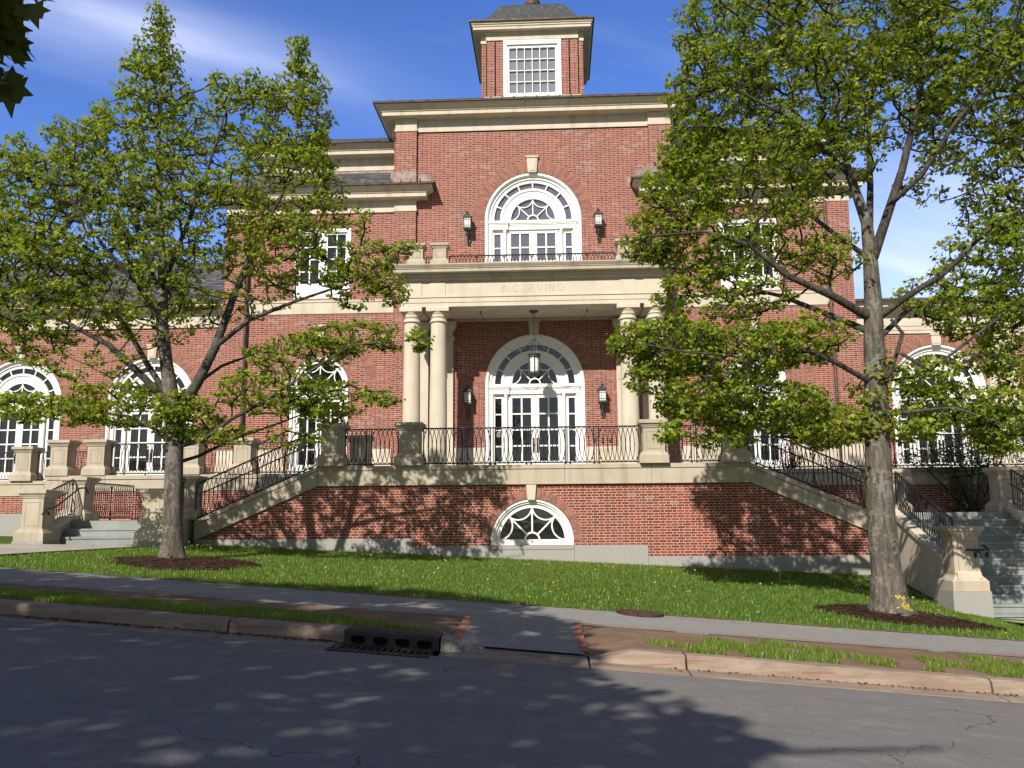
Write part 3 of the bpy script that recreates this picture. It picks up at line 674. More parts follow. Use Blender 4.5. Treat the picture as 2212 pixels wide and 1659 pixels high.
for s in (-1, 1):                       # side bays, two storeys, and the set-back attic behind
    x0, x1 = sorted((s*4.80, s*9.97)); cx = s*7.32
    win_u = [(cx-.99, 7.55), (cx+.99, 7.55), (cx+.99, 10.08), (cx-.99, 10.08)]
    mb = MB(); wall_mesh(mb, [(x0, FL), (x1, FL), (x1, 10.64), (x0, 10.64)], [win_u, arch_hole(cx, 1.0, FL+.01, 4.50)], YB, .3)
    a, b = sorted((s*4.93, s*10.70)); mb.box(a, b, YB+.31, 14.0, FL, 10.6)
    mb.build('brick_wall', M['brick'], B)
    ring(cx, 4.55, 1.62, 2.0, YB, .1, B, name='blind_arch'); ring(cx, 4.50, 1.01, 1.13, YB, .0, B)
    keystone(cx, 6.12, 6.60, .26, .34, YB, B)
    bd = MB(); a, b = sorted((s*4.78, s*9.98)); bd.box(a, b, YB-.035, YB+.05, 7.0, 7.42); bd.box(a, b, YB-.06, YB+.05, 7.40, 7.47)
    bd.build('stone_band', M['stone'], B)
    # upper window: white frame, paired casements, apron panel
    w1 = MB(); y = YB
    w1.box(cx-.99, cx-.86, y+.03, y+.2, 7.55, 10.08); w1.box(cx+.86, cx+.99, y+.03, y+.2, 7.55, 10.08)
    w1.box(cx-.861, cx+.861, y+.032, y+.2, 9.93, 10.079); w1.box(cx-.861, cx+.861, y+.034, y+.2, 7.551, 8.02); w1.box(cx-.08, cx+.08, y+.06, y+.2, 8.02, 9.93)
    for q in (-1, 1):
        u0, u1 = sorted((cx+q*.08, cx+q*.86))
        w1.box(u0, u0+.07, y+.1, y+.2, 8.02, 9.93); w1.box(u1-.07, u1, y+.1, y+.2, 8.02, 9.93)
        w1.box(u0+.069, u1-.069, y+.102, y+.2, 9.86, 9.93); w1.box(u0+.069, u1-.069, y+.102, y+.2, 8.02, 8.1)
        w1.box((u0+u1)/2-.02, (u0+u1)/2+.02, y+.12, y+.19, 8.1, 9.86)
        for i in (1, 2, 3): w1.box(u0+.069, u1-.069, y+.122, y+.188, 8.1+.44*i-.02, 8.1+.44*i+.02)
        w1.box(u0+.06, u1-.06, y+.02, y+.1, 7.62, 7.95)
    o = w1.build('window', M['white'], B)
    MB().box(cx-.85, cx+.85, y+.17, y+.185, 8.03, 9.92).build('glass_pane', M['glass'], o)
    la = MB()
    for i in range(30):
        u0, u1 = -1.0+2.0*i/30, -1.0+2.0*(i+1)/30; g = .004; m_ = (10.26 if i % 2 else 10.19)
        f_ = lambda u, z: cx+u*(1+.30*(z-10.09))
        for z0, z1 in ((10.092, m_-.004), (m_+.004, 10.42)): la.prism_xz([(f_(u0, z0)+g, z0), (f_(u1, z0)-g, z0), (f_(u1, z1)-g, z1), (f_(u0, z1)+g, z1)], YB-.012, YB+.01)
    la = la.build('flat_arch', M['vouss'], B); q = MB(); q.prism_xz([(cx-1.0, 10.085), (cx+1.0, 10.085), (cx+1.11, 10.425), (cx-1.11, 10.425)], YB-.006, YB+.01); q.build('mortar_bed', M['mortar'], la)
    # lower arched door, narrow
    d = MB(); zs = 4.50
    def cas(r0, r1, y0, y1):
        d.arc(cx, zs, r0, r1, y0, y1, 0, PI, 36)
        for q in (-1, 1): d.box(min(cx+q*r0, cx+q*r1), max(cx+q*r0, cx+q*r1), y0, y1, FL, zs)
    cas(.9, 1.0, y+.02, y+.22); cas(.80, .902, y+.08, y+.22); fan_bars(d, cx, zs, .81, y+.13, y+.2, .034, .15)
    d.box(cx-.8, cx+.8, y+.075, y+.21, zs-.09, zs); d.box(cx-.86, cx+.86, y+.02, y+.21, zs-.16, zs-.09); d.box(cx-.83, cx+.83, y+.05, y+.21, zs-.42, zs-.16)
    zt = zs-.42
    for q in (-1, 1):
        def X(u0, u1): return sorted((cx+q*u0, cx+q*u1))
        for u0, u1 in ((.006, .11), (.68, .81)): a, b = X(u0, u1); d.box(a, b, y+.12, y+.21, FL, zt)
        a, b = X(.109, .681); d.box(a, b, y+.122, y+.208, zt-.11, zt); d.box(a, b, y+.123, y+.208, FL, zt-.11-.54*4+.03)
        a, b = X(.37, .42); d.box(a, b, y+.13, y+.2, FL+.3, zt-.1)
        for i in range(1, 4): a, b = X(.109, .681); d.box(a, b, y+.132, y+.198, zt-.11-.54*i-.022, zt-.11-.54*i+.022)
    o = d.build('arched_door', M['white'], B); o['label'] = 'narrow arched door with fanlight in the side bay'
    MB().prism_xz(arch_hole(cx, .81, FL+.1, zs, 24), y+.19, y+.205).build('glass_pane', M['glass'], o)
    # entablature and roof of the bay
    mb = MB(); a, b = sorted((s*4.80, s*9.97)); mb.box(a, b, YB-.02, YB+.3, 10.58, 11.08); mb.box(a, b, YB-.05, YB+.1, 10.58, 10.66)
    for u, v_ in ((4.03, 4.83), (9.94, 10.75)):
        a, b = sorted((s*u, s*v_)); mb.box(a, b, YP-.03, YB+.3, 10.59, 10.70); mb.box(a+.02, b-.02, YP-.012, YB+.3, 10.69, 10.98); mb.box(a, b, YP-.04, YB+.3, 10.97, 11.06)
    mb.build('frieze', M['stone_cornice'], B)
    a, b = sorted((s*4.08, s*10.72)); MB().mould(a, b, YM, YM+.34, lift(CORN, 10.99)).build('cornice', M['stone_cornice'], B)
    MB().mould(a, b, YM, YM+.33, lift(GUT, 10.99)).build('gutter', M['gutter'], B)
    if s > 0: mb = MB().mould(10.71, 10.73, YM+.34, 14.0, lift(CORN, 10.99)).build('cornice', M['stone_cornice'], B)
    e = 11.43; r = MB(); xo, xi = s*11.4, s*4.81
    r.v = [(xo, 6.0, e), (s*3.40, 6.0, e), (s*3.40, YM-.01, e+.28), (xi, YM-.01, e+.28), (xi, 9.02, 13.05), (s*10.3, 9.02, 13.05), (xo, 14, e), (s*10.3, 14, 13.05)]
    r.f = [(0, 1, 2, 3, 4, 5), (0, 5, 7, 6)]
    if s < 0: r.f = [tuple(reversed(q)) for q in r.f]
    RO = r.build('roof', M['slate'], B)
    g = MB()
    for i in range(22):
        x = s*(3.7+7.3*(i+.5)/22); g.box(x-.03, x+.03, 6.22, 6.28, 11.53, 11.63)
    g.build('snow_guards', M['gutter'], RO)
    f = MB(); a, b = sorted((s*4.05, s*4.95)); f.box(a, b, YP-.015, YM+.5, 11.66, 12.02); a, b = sorted((s*3.55, s*4.05)); f.box(a, b, YM-.012, YM+.02, 11.72, 11.98)
    a, b = sorted((s*3.28, s*3.42)); f.box(a, b, YM-.012, YM+.02, 11.3, 11.72)
    a, b = sorted((s*4.9, s*10.4)); f.box(a, b, 8.98, 9.1, 12.95, 13.12); f.build('flashing', M['flash'], B)
    mb = MB(); a, b = sorted((s*4.9, s*10.4)); mb.box(a, b, 9.0, 14, 12.9, 13.64); mb.box(a, b, 8.96, 9.02, 13.12, 13.26); mb.build('frieze', M['stone_cornice'], B)
    MB().mould(a, b, 9.0, 14, lift(CORN, 13.6)).build('cornice', M['stone_cornice'], B)
    MB().mould(a, b, 9.0, 13.9, lift(GUT, 13.6)).build('gutter', M['gutter'], B)
    r = MB(); r.v = [(s*11.1, 8.3, 14.04), (s*4.9, 8.3, 14.04), (s*4.9, 11.5, 15.6), (s*8.4, 11.5, 15.6), (s*11.1, 14.5, 14.04), (s*4.9, 14.5, 14.04)]
    r.f = [(0, 1, 2, 3), (0, 3, 4), (4, 3, 2, 5)]
    if s < 0: r.f = [tuple(reversed(q)) for q in r.f]
    r.build('roof', M['slate'], B)
    dp = MB(); x = s*9.9; dp.tube([(x, YP-.07, 10.6), (x, YP-.07, FL)], .055, 8)
    for z in (3, 5, 7, 9): dp.box(x-.08, x+.08, YP-.1, YP, z, z+.06)
    dp.build('downspout', M['gutter'], B)

# --- tower
tw = MB(); wall_mesh(tw, [(-1.75, 15.2), (1.75, 15.2), (1.75, 18.4), (-1.75, 18.4)], [[(-1.11, 15.97), (1.11, 15.97), (1.11, 18.3), (-1.11, 18.3)]], 9.0, .2)
tw.box(-1.96, 1.96, 9.22, 13, 15.2, 18.4)
for s in (-1, 1): a, b = sorted((s*1.7501, s*1.9601)); tw.box(a, b, 9.1, 9.22, 15.2, 18.4)
tw.build('tower_wall', M['brick'], B)
sm = MB()
for s in (-1, 1):
    a, b = sorted((s*1.40, s*1.45)); sm.box(a, b, 8.992, 9.02, 15.9, 18.22); a, b = sorted((s*1.752, s*1.79)); sm.box(a, b, 9.092, 9.1, 15.9, 18.3)
sm.build('dark_seams', M['black'], B)  # thin black strips on the tower brick, along its seams
o = MB(); y = 9.0
o.box(-1.11, -.98, y-.03, y+.16, 15.97, 18.30); o.box(.98, 1.11, y-.03, y+.16, 15.97, 18.30); o.box(-.981, .981, y-.028, y+.16, 18.10, 18.299); o.box(-.981, .981, y-.026, y+.16, 15.971, 16.06)
o.box(-.982, -.885, y+.04, y+.15, 16.06, 18.1); o.box(.885, .982, y+.04, y+.15, 16.06, 18.1); o.box(-.886, .886, y+.042, y+.15, 17.98, 18.1); o.box(-.886, .886, y+.042, y+.15, 16.06, 16.12)
for i in range(1, 6): x = -.886+1.772*i/6; o.box(x-.014, x+.014, y+.05, y+.14, 16.12, 17.98)
for i in range(1, 4): z = 16.12+1.86*i/4; o.box(-.886, .886, y+.052, y+.138, z-.014, z+.014)
wo_ = o.build('tower_window', M['white'], B); MB().box(-.9, .9, y+.12, y+.13, 16.1, 18.0).build('glass_pane', M['glass_tower'], wo_)
mb = MB(); mb.box(-1.78, 1.78, 8.96, 9.15, 18.28, 18.60); mb.box(-1.8, 1.8, 8.92, 9.15, 18.52, 18.62)
mb.mould(-1.96, 1.96, 9.1, 13, [(0, 18.22), (.03, 18.22), (.03, 18.36), (.01, 18.37), (.01, 18.6)], True)
mb.build('frieze', M['stone'], B); MB().box(-1.85, 1.85, 8.97, 9.1, 15.85, 15.968).build('stone_sill', M['stone'], B)
TC = [(0, 18.58), (.06, 18.585), (.06, 18.6), (.28, 18.605), (.28, 18.72), (.31, 18.725), (.31, 18.78), (.35, 18.8), (.36, 18.86), (.36, 18.87)]
MB().mould(-1.98, 1.98, 9.0, 13.0, TC, True).build('cornice', M['stone'], B)
MB().mould(-1.98, 1.98, 9.0, 13.0, [(.33, 18.871), (.42, 18.875), (.43, 18.95), (.38, 18.96)], True).build('gutter', M['gutter'], B)
bell = [(2.39, 18.95), (2.2, 19.0), (1.98, 19.14), (1.78, 19.36), (1.62, 19.6), (1.48, 19.84), (1.34, 20.08), (1.2, 20.26), (1.06, 20.36), (.9, 20.41), (.4, 20.46), (.1, 20.48)]
BE = MB().sq(0, 11, bell).build('tower_roof', M['copper'], B)
MB().lathe(0, 11, [(.22, 20.46), (.22, 20.54), (.13, 20.57), (.1, 20.68), (.2, 20.75), (.3, 20.9), (.33, 21.05), (.26, 21.24), (.1, 21.34), (.06, 21.5), (.02, 22.0)], 20).build('finial', M['gutter'], BE)

# --- long wings
YW = 9.5
for s in (-1, 1):
    X = [s*14.5, s*19.6, s*24.7]
    zf, zt_, ev = (7.25, 7.83, 8.10) if s < 0 else (6.55, 7.30, 7.50)
    x0, x1 = sorted((s*10.7, s*30.0)); mb = MB()
    wall_mesh(mb, [(x0, 1.2), (x1, 1.2), (x1, zf+.1), (x0, zf+.1)], [arch_hole(x, 1.67, FL+.01, 4.47) for x in sorted(X)], YW, .35)
    mb.box(x0, x1, YW+.36, 16, FL, zf+.05); mb.build('brick_wall', M['brick'], B)
    for x in X:
        big_door(x, YW, FL, 4.47, 'glass', 4, label='arched double doors with fanlight in the long wing')
        ring(x, 4.47, 1.69, 2.02, YW, .1, B); keystone(x, 6.10, min(6.62, zf-.02), .3, .36, YW, B)
    mb = MB(); a, b = sorted((s*11.0, s*30.0))
    if s < 0:
        mb.box(a, -11.35, YW-.06, YW+.3, zf, zt_); mb.box(a, -11.3, YW-.09, YW+.3, zt_-.04, zt_+.03)
    else:
        mb.box(a, b, YW-.05, YW+.3, zf, zf+.12); mb.box(a, b, YW-.07, YW+.3, zf+.119, zf+.27); mb.box(a, b, YW-.09, YW+.3, zf+.269, zf+.45); mb.box(a, b, YW-.06, YW+.3, zf+.449, zt_)
        MB().box(10.95, 11.35, YW-.3, YW+.1, FL, zf-.003).build('wing_pilaster', M['stone'], B)
        q = MB(); q.box(16.2, 17.2, YW-.25, YW+.1, FL, zf-.2); q.box(15.9, 17.4, YW-.3, YW+.1, zf-.2, zf-.003); q.build('wing_pilaster', M['stone'], B)
    mb.build('frieze', M['stone'], B)
    P = [(.06, 0), (.12, .06), (.14, .10), (.22, .14), (.5, .16), (.5, .24), (.55, .26), (.58, .32), (.6, .34)]
    q = sorted((s*11.5, s*30.0)); MB().mould(q[0], q[1], YW, YW+.3, lift(P, zt_)).build('cornice', M['stone_cornice'], B)
    MB().mould(q[0], q[1], YW, YW+.29, lift([(.58, .341), (.68, .343), (.69, .42), (.6, .43)], zt_)).build('gutter', M['gutter'], B)
    top = 11.2 if s < 0 else 8.75
    r = MB(); r.v = [(s*10.75, YW-.62, zt_+.44), (s*30.5, YW-.62, zt_+.44), (s*30.5, 14, top), (s*10.75, 14, top), (s*30.5, 19, zt_), (s*10.75, 19, zt_)]
    r.f = [(0, 1, 2, 3), (3, 2, 4, 5)]
    if s < 0: r.f = [tuple(reversed(k)) for k in r.f]
    r.build('roof', M['slate'], B)

# --- portico
YC, YF = 4.80, 4.48
pc = MB()
for x in (-3.85, -3.0, 3.0, 3.85):
    c = MB(); c.sq(x, YC, [(.36, FL), (.36, FL+.12)]); c.lathe(x, YC, [(.34, FL+.12), (.355, FL+.17), (.33, FL+.22), (.285, FL+.24), (.278, FL+.3), (.279, 2.6), (.276, 3.4), (.268, 4.3), (.258, 5.2), (.245, 6.15), (.243, 6.17), (.285, 6.18), (.292, 6.205), (.285, 6.23), (.247, 6.24), (.25, 6.33), (.275, 6.345), (.275, 6.36), (.262, 6.365), (.31, 6.43), (.345, 6.49), (.345, 6.50)], 40)
    col = c.build('column', M['stone'], B, smooth=True)
    for p in col.data.polygons: p.use_smooth = abs(p.normal.z) < .75
    MB().sq(x, YC, [(.36, 6.501), (.36, 6.60), (.35, 6.635)]).build('abacus', M['stone'], col)
for s in (-1, 1):
    for u0, u1 in ((2.74, 3.24), (3.58, 4.05)):
        pl = MB(); a, b = sorted((s*u0, s*u1)); pl.box(a, b, YM-.14, YM, FL, 6.3); pl.sq((a+b)/2, YM+.02, [((b-a)/2+.0, 6.0), ((b-a)/2+.05, 6.02), ((b-a)/2+.05, 6.10), ((b-a)/2, 6.12), ((b-a)/2, 6.3), ((b-a)/2+.09, 6.42), ((b-a)/2+.11, 6.6)])
        pl.box(a-.04, b+.04, YM-.18, YM, FL, FL+.25)
        pl.build('portico_pilaster', M['stone'], B)
en = MB()
for z0, z1, o in ((6.64, 6.775, .0), (6.774, 6.935, .018), (6.934, 6.975, .045), (6.974, 7.44, .012)):
    en.box(-4.16-o, 4.16+o, YF-o, YF+.66, z0, z1)
    for s in (-1, 1): a, b = sorted((s*(4.16+o), s*3.55)); en.box(a, b, YF+.66, YM-.005, z0, z1)
for u0, u1 in ((3.5, 4.0), (2.75, 3.24), (-4.0, -3.5), (-3.24, -2.75)): en.box(u0, u1, YF-.034, YF, 6.976, 7.438)
en.build('entablature', M['stone'], B)
PC = [(.0, 7.43), (.045, 7.435), (.045, 7.465), (.06, 7.47), (.11, 7.52), (.14, 7.53), (.14, 7.56), (.18, 7.57), (.22, 7.63), (.23, 7.66), (.385, 7.675), (.385, 7.775), (.41, 7.78), (.41, 7.81), (.425, 7.815), (.46, 7.87), (.47, 7.88), (.47, 7.92)]
MB().mould(-4.14, 4.14, YF, YM, PC).build('portico_cornice', M['stone_grey'], B)
MB().box(-3.54, 3.54, YF+.67, YM-.01, 6.70, 6.8).build('portico_ceiling', M['stone'], B)
bm_ = MB(); bm_.box(-3.54, 3.54, YM-.25, YM, 6.64, 6.7); bm_.box(-4.0, 4.0, 4.2, YM, 7.921, 7.95); bm_.build('balcony_floor', M['stone_grey'], B)
# inscription: raised strokes, coloured dark for the shadow in cut letters
def stroke_text(txt, x0, z0, h, y, sp=.055, w=.010, serif=.024):
    G = {'K': (.62, [((0, 0), (0, 1)), ((.02, .48), (.55, 1)), ((.18, .62), (.62, 0))]), 'I': (.0, [((0, 0), (0, 1))]),
         'R': (.58, [((0, 0), (0, 1)), ((0, 1), (.32, 1)), ((.32, 1), (.46, .9)), ((.46, .9), (.48, .75)), ((.48, .75), (.40, .58)), ((.40, .58), (.28, .5)), ((.28, .5), (0, .5)), ((.25, .5), (.58, 0))]),
         'V': (.78, [((0, 1), (.39, 0)), ((.39, 0), (.78, 1))]), 'N': (.72, [((0, 0), (0, 1)), ((0, 1), (.72, 0)), ((.72, 0), (.72, 1))]),
         '1': (.12, [((.12, 0), (.12, 1)), ((.12, 1), (0, .85))]),
         '9': (.5, [((.42*math.cos(a)*.6+.25, .72+.28*math.sin(a)), (.42*math.cos(a+.5)*.6+.25, .72+.28*math.sin(a+.5))) for a in [i*.5 for i in range(13)]]+[((.5, .72), (.42, .25)), ((.42, .25), (.1, 0))]),
         'C': (.82, [((.45+.43*math.cos(a), .5+.5*math.sin(a)), (.45+.43*math.cos(a+.29), .5+.5*math.sin(a+.29))) for a in [.75+i*.29 for i in range(17)]]),
         'G': (.86, [((.45+.43*math.cos(a), .5+.5*math.sin(a)), (.45+.43*math.cos(a+.29), .5+.5*math.sin(a+.29))) for a in [.75+i*.29 for i in range(17)]]+[((.8, .12), (.8, .46)), ((.66, .46), (.9, .46))]),
         '.': (.0, [((-.045, .5), (.045, .5))])}
    mb = MB(); x = x0; k = 0
    for ch in txt:
        if ch == ' ': x += .09; continue
        wd, st_ = G[ch]
        for (a, b), (c, d) in st_:
            k += 1; mb.bar_xz((x+a*h, z0+b*h), (x+c*h, z0+d*h), w, y-.002-.00007*(k % 9), y+.01)
        if ch in 'KIRN':
            for (a, b), (c, d) in st_:
                if a == c and a in (0, .72):
                    for e in (0, 1): k += 1; mb.bar_xz((x+a*h-serif, z0+e*h), (x+a*h+serif, z0+e*h), w*.7, y-.003-.00007*(k % 9), y+.01)
        x += wd*h+sp*(1.25 if ch != '.' else 1.25)
    return mb, x
mb, xe = stroke_text('K.C.IRVING', 0, 7.08, .215, YF-.013, .088)
off = .03-xe/2+.05; mb.v = [(x+off, y, z) for x, y, z in mb.v]
ins = mb.build('inscription', M['letter'], B)
mb, xe = stroke_text('1999', 2.06, 2.12, .12, YM-.051, .05, .012)
mb.box(1.93, 2.50, YM-.053, YM-.04, 2.235+.02, 2.265)
mb.build('date_inscription', M['letter'], B)
fx = MB()
for x, k in ((1.965, 0), (2.225, 1), (2.49, 0)):
    fx.box(x-.05, x+.05, YM-.045, YM, 2.50, 2.62) if not k else fx.lathe(x, YM-.05, [(.02, 2.47), (.035, 2.5), (.03, 2.58), (.045, 2.6), (.03, 2.64)], 10)
fx.build('wall_fitting', M['bronze'], B)

# ------------------------------------------------------------------ lanterns
def wall_lantern(x, z0, label):
    y = YM-.27
    t = thing('wall_lantern', (x, YM, z0), label, 'wall lamp', 'lanterns beside the doors')
    b = MB(); b.box(x-.06, x+.06, YM-.025, YM, z0+.02, z0+.3)
    b.tube([(x, YM-.02, z0+.1), (x, YM-.12, z0+.02), (x, YM-.22, z0+.1), (x, y, z0+.28), (x, y, z0+.42)], [.02, .022, .024, .024, .02], 8)
    b.tube([(x, YM-.02, z0+.26), (x, YM-.1, z0+.36), (x, y+.06, z0+.37)], .014, 6); b.lathe(x, YM-.03, [(.01, z0-.08), (.03, z0-.05), (.015, z0)], 8)
    b.build('bracket', M['bronze'], t)
    c = MB(); c.sq(x, y, [(.045, z0+.36), (.10, z0+.38), (.135, z0+.41), (.14, z0+.45), (.125, z0+.47)])
    for sx in (-1, 1):
        for sy in (-1, 1): c.box(x+sx*.112-.011, x+sx*.112+.011, y+sy*.112-.011, y+sy*.112+.011, z0+.46, z0+.82)
        c.box(x+sx*.04-.005, x+sx*.04+.005, y-.119, y-.109, z0+.46, z0+.82); c.box(x+.109*sx-.005, x+.109*sx+.005, y+.035, y+.045, z0+.46, z0+.82)
    for zz in (.53, .74): c.box(x-.111, x+.111, y-.118, y-.11, z0+zz, z0+zz+.01)
    c.build('cage', M['bronze'], t)
    MB().sq(x, y, [(.103, z0+.47), (.103, z0+.815)]).build('lamp_glass', M['lampglass'], t)
    r = MB(); r.sq(x, y, [(.13, z0+.81), (.155, z0+.825), (.155, z0+.85), (.11, z0+.90), (.055, z0+.95), (.045, z0+.96)])
    r.lathe(x, y, [(.045, z0+.955), (.055, z0+.975), (.03, z0+.995), (.05, z0+1.02), (.03, z0+1.045), (.008, z0+1.08)], 12)
    r.build('lantern_roof', M['bronze'], t); return t
wall_lantern(-2.24, 9.42, 'square lantern on the upper wall left of the balcony doors')
wall_lantern(2.24, 9.42, 'square lantern on the upper wall right of the balcony doors')
wall_lantern(-2.23, 3.36, 'square lantern under the portico left of the entrance doors')
wall_lantern(2.24, 3.36, 'square lantern under the portico right of the entrance doors')
HX, HY = .02, 5.47
t = thing('hanging_lantern', (HX, HY, 4.5), 'large round bronze lantern hung on chains from the portico ceiling', 'hanging lamp')
c = MB(); c.lathe(HX, HY, [(.02, 6.60), (.09, 6.62), (.15, 6.67), (.15, 6.70)], 20); c.build('ceiling_rose', M['bronze'], t)
def chain(mb, P, sag_r=.012, link=.05):
    for i in range(len(P)-1):
        a, b = Vector(P[i]), Vector(P[i+1]); n = max(1, int((b-a).length/link))
        for k in range(n):
            p, q = a.lerp(b, k/n), a.lerp(b, (k+.82)/n); d = (q-p).normalized(); s_ = d.cross(Vector((0, 1, 0) if k % 2 else (.3, .2, 1))).normalized()*sag_r
            mb.tube([p, p.lerp(q, .25)+s_, p.lerp(q, .75)+s_, q, p.lerp(q, .75)-s_, p.lerp(q, .25)-s_, p], .0055, 4)
mb = MB(); chain(mb, [(HX, HY, 6.6), (HX, HY, 5.82)]); mb.build('chain', M['bronze'], t)
for s in (-1, 1):
    pts = []
    for i in range(15):
        u = i/14; x = HX+s*(.05+1.68*u); z = 5.78*(1-u)+6.62*u-.9*4*u*(1-u)*(.62+.38*(1-u)); pts.append((x, HY-.06*u, z))
    mb = MB(); chain(mb, pts); mb.tube([(HX+s*1.73, HY-.06, 6.6), (HX+s*1.73, HY-.06, 6.7)], .02, 6); mb.build('swag_chain', M['bronze'], t)
c = MB(); c.lathe(HX, HY, [(.03, 5.68), (.06, 5.72), (.06, 5.78), (.03, 5.84)], 10)
c.tube([(HX, HY, 5.7), (HX, HY, 5.25)], .018, 6)
for k in range(6):
    a = PI/6+k*PI/3; ca, sa = math.cos(a), math.sin(a)
    c.tube([(HX+.03*ca, HY+.03*sa, 5.7), (HX+.1*ca, HY+.1*sa, 5.6), (HX+.085*ca, HY+.085*sa, 5.42), (HX+.15*ca, HY+.15*sa, 5.26)], .012, 5)
    c.tube([(HX+.215*ca, HY+.215*sa, 5.24), (HX+.215*ca, HY+.215*sa, 4.68)], .009, 5)
    c.tube([(HX+.165*ca, HY+.165*sa, 5.2), (HX+.165*ca, HY+.165*sa, 4.64)], .012, 5); c.tube([(HX+.165*ca, HY+.165*sa, 4.72), (HX+.22*ca, HY+.22*sa, 4.74)], .009, 4)
c.lathe(HX, HY, [(.17, 5.14), (.19, 5.15), (.19, 5.20), (.175, 5.21), (.22, 5.22), (.225, 5.255), (.12, 5.27)], 12)
c.lathe(HX, HY, [(.02, 4.5), (.07, 4.52), (.14, 4.56), (.165, 4.6), (.19, 4.61), (.19, 4.66), (.15, 4.67)], 12); c.build('lantern_frame', M['bronze'], t)
MB().lathe(HX, HY, [(.14, 4.66), (.145, 4.7), (.145, 5.14)], 18).build('lamp_glass', M['lampglass'], t, smooth=True)

# ------------------------------------------------------------------ front terrace
T = thing('terrace', (0, .2, -1.0), 'brick terrace in front of the portico with pale coping and half-round cellar window', 'terrace')
mb = MB()
wall_mesh(mb, [(-8.55, -1.9), (8.9, -1.9), (8.9, -.62), (5.56, .87), (-5.5, .87), (-8.55, -.49)], [arch_hole(.03, 1.045, -.66, -.55)], .035, .22)
mb.build('brick_wall', M['brick_low'], T)
o = ring_bricks(.03, -.55, 1.05, 1.27, .035, .105); o = o.build('brick_arch', M['vouss'], T)
MB().arc(.03, -.55, 1.05, 1.27, .033, .05, 0, PI, 48).build('mortar_bed', M['mortar'], o)
k = MB(); k.prism_xz([(-.075, .47), (.115, .47), (.15, .856), (-.11, .856)], -.03, .1); k.build('keystone', M['stone'], T)
for a, b, z in ((-8.6, -3.0, -.47), (-2.994, -1.02, -.665), (-1.014, 1.08, -.665), (1.086, 2.92, -.665), (2.926, 8.9, -.945)):
    MB().box(a, b, -.005, .3, -2.2, z).build('granite_block', M['granite'], T)
MB().box(-1.01, 1.075, -.02, .3, -.76, -.662).build('granite_sill', M['granite'], T)
w_ = MB(); cx, zs = .03, -.55
def cas2(r0, r1, y0, y1):
    w_.arc(cx, zs, r0, r1, y0, y1, 0, PI, 48)
    for s in (-1, 1): w_.box(min(cx+s*r0, cx+s*r1), max(cx+s*r0, cx+s*r1), y0, y1, -.66, zs)
cas2(.98, 1.043, .06, .24); cas2(.93, .982, .1, .24); cas2(.82, .932, .15, .24); fan_bars(w_, cx, zs+.02, .83, .16, .22, .042, .16)
w_.box(cx-.93, cx+.93, .152, .24, -.659, -.52)
o = w_.build('cellar_window', M['white'], T)
MB().prism_xz(arch_hole(cx, .84, -.6, zs, 30), .2, .215).build('glass_pane', M['glass'], o)
for a, b in zip([-5.46, -3.49, -1.31, .87, 3.06], [-3.49, -1.31, .87, 3.06, 5.52]):
    k = MB(); k.box(a+.004, b-.004, -.03, .42, .86, 1.243); k.box(a+.004, b-.004, -.055, .42, 1.254, 1.36); k.box(a+.01, b-.01, -.01, .41, 1.2, 1.3); k.box(a+.004, b-.004, -.045, .0, .861, .90)
    k.build('coping_block', M['stone_grey'], T)
for s in (-1, 1):
    k = MB(); P = [(5.47, .86), (5.47, 1.245), (8.62, -.115), (8.62, -.50)]; Q = [(5.47, 1.256), (5.47, 1.36), (8.62, 0.0), (8.62, -.105)]
    if s > 0: P = [(x+(.05 if i in (2, 3) else .05), z) for i, (x, z) in enumerate(P)]; Q = [(x+.05, z) for x, z in Q]
    k.prism_xz([(s*x, z) for x, z in P][::s], -.03, .42); k.prism_xz([(s*x, z) for x, z in Q][::s], -.055, .42)
    k.build('sloping_coping', M['stone_grey'], T)
k = MB(); k.box(-5.46, 5.5, .42, YM-.2, .9, FL-.02); k.build('floor', M['bluestone'], T)

# rear terraces along the wings (retaining walls) and their coping
for s in (-1, 1):
    W = thing('retaining_wall', (s*11, 3.6, 0), 'brick retaining wall with pale coping behind the %s landing' % ('left' if s < 0 else 'ivy-covered right'), 'wall')
    a, b = sorted((s*5.4, s*14.75)); MB().box(a, b, 3.53, 3.9, -1.6, .92).build('brick_wall', M['brick_low'], W)
    for i in range(5):
        p, q = sorted((lerp(s*5.4, s*14.75, i/5), lerp(s*5.4, s*14.75, (i+1)/5)))
        k = MB(); k.box(p+.004, q-.004, 3.50, 4.0, .90, 1.25); k.box(p+.004, q-.004, 3.47, 4.0, 1.26, 1.38); k.build('coping_block', M['stone_grey'], W)
    a, b = sorted((s*5.4, s*14.75)); MB().box(a, b, 4.0, YW-.02, .9, FL-.03).build('floor', M['bluestone'], W)
    W = thing('retaining_wall', (s*20, 5.8, 0), 'low brick terrace wall in front of the far %s wing windows' % ('left' if s < 0 else 'right'), 'wall')
    a, b = sorted((s*14.76, s*30)); MB().box(a, b, 5.73, 6.1, -1.6, .86).build('brick_wall', M['brick_low'], W)
    k = MB(); k.box(a, b, 5.70, 6.2, .85, 1.22); k.box(a, b, 5.67, 6.2, 1.23, 1.34); k.build('coping', M['stone_grey'], W)
    MB().box(a, b, 6.2, YW-.02, .9, FL-.03).build('floor', M['bluestone'], W)
    if s < 0: MB().box(-30, -15.9, 5.70, 6.0, -1.6, .28).build('granite_base', M['granite'], W)

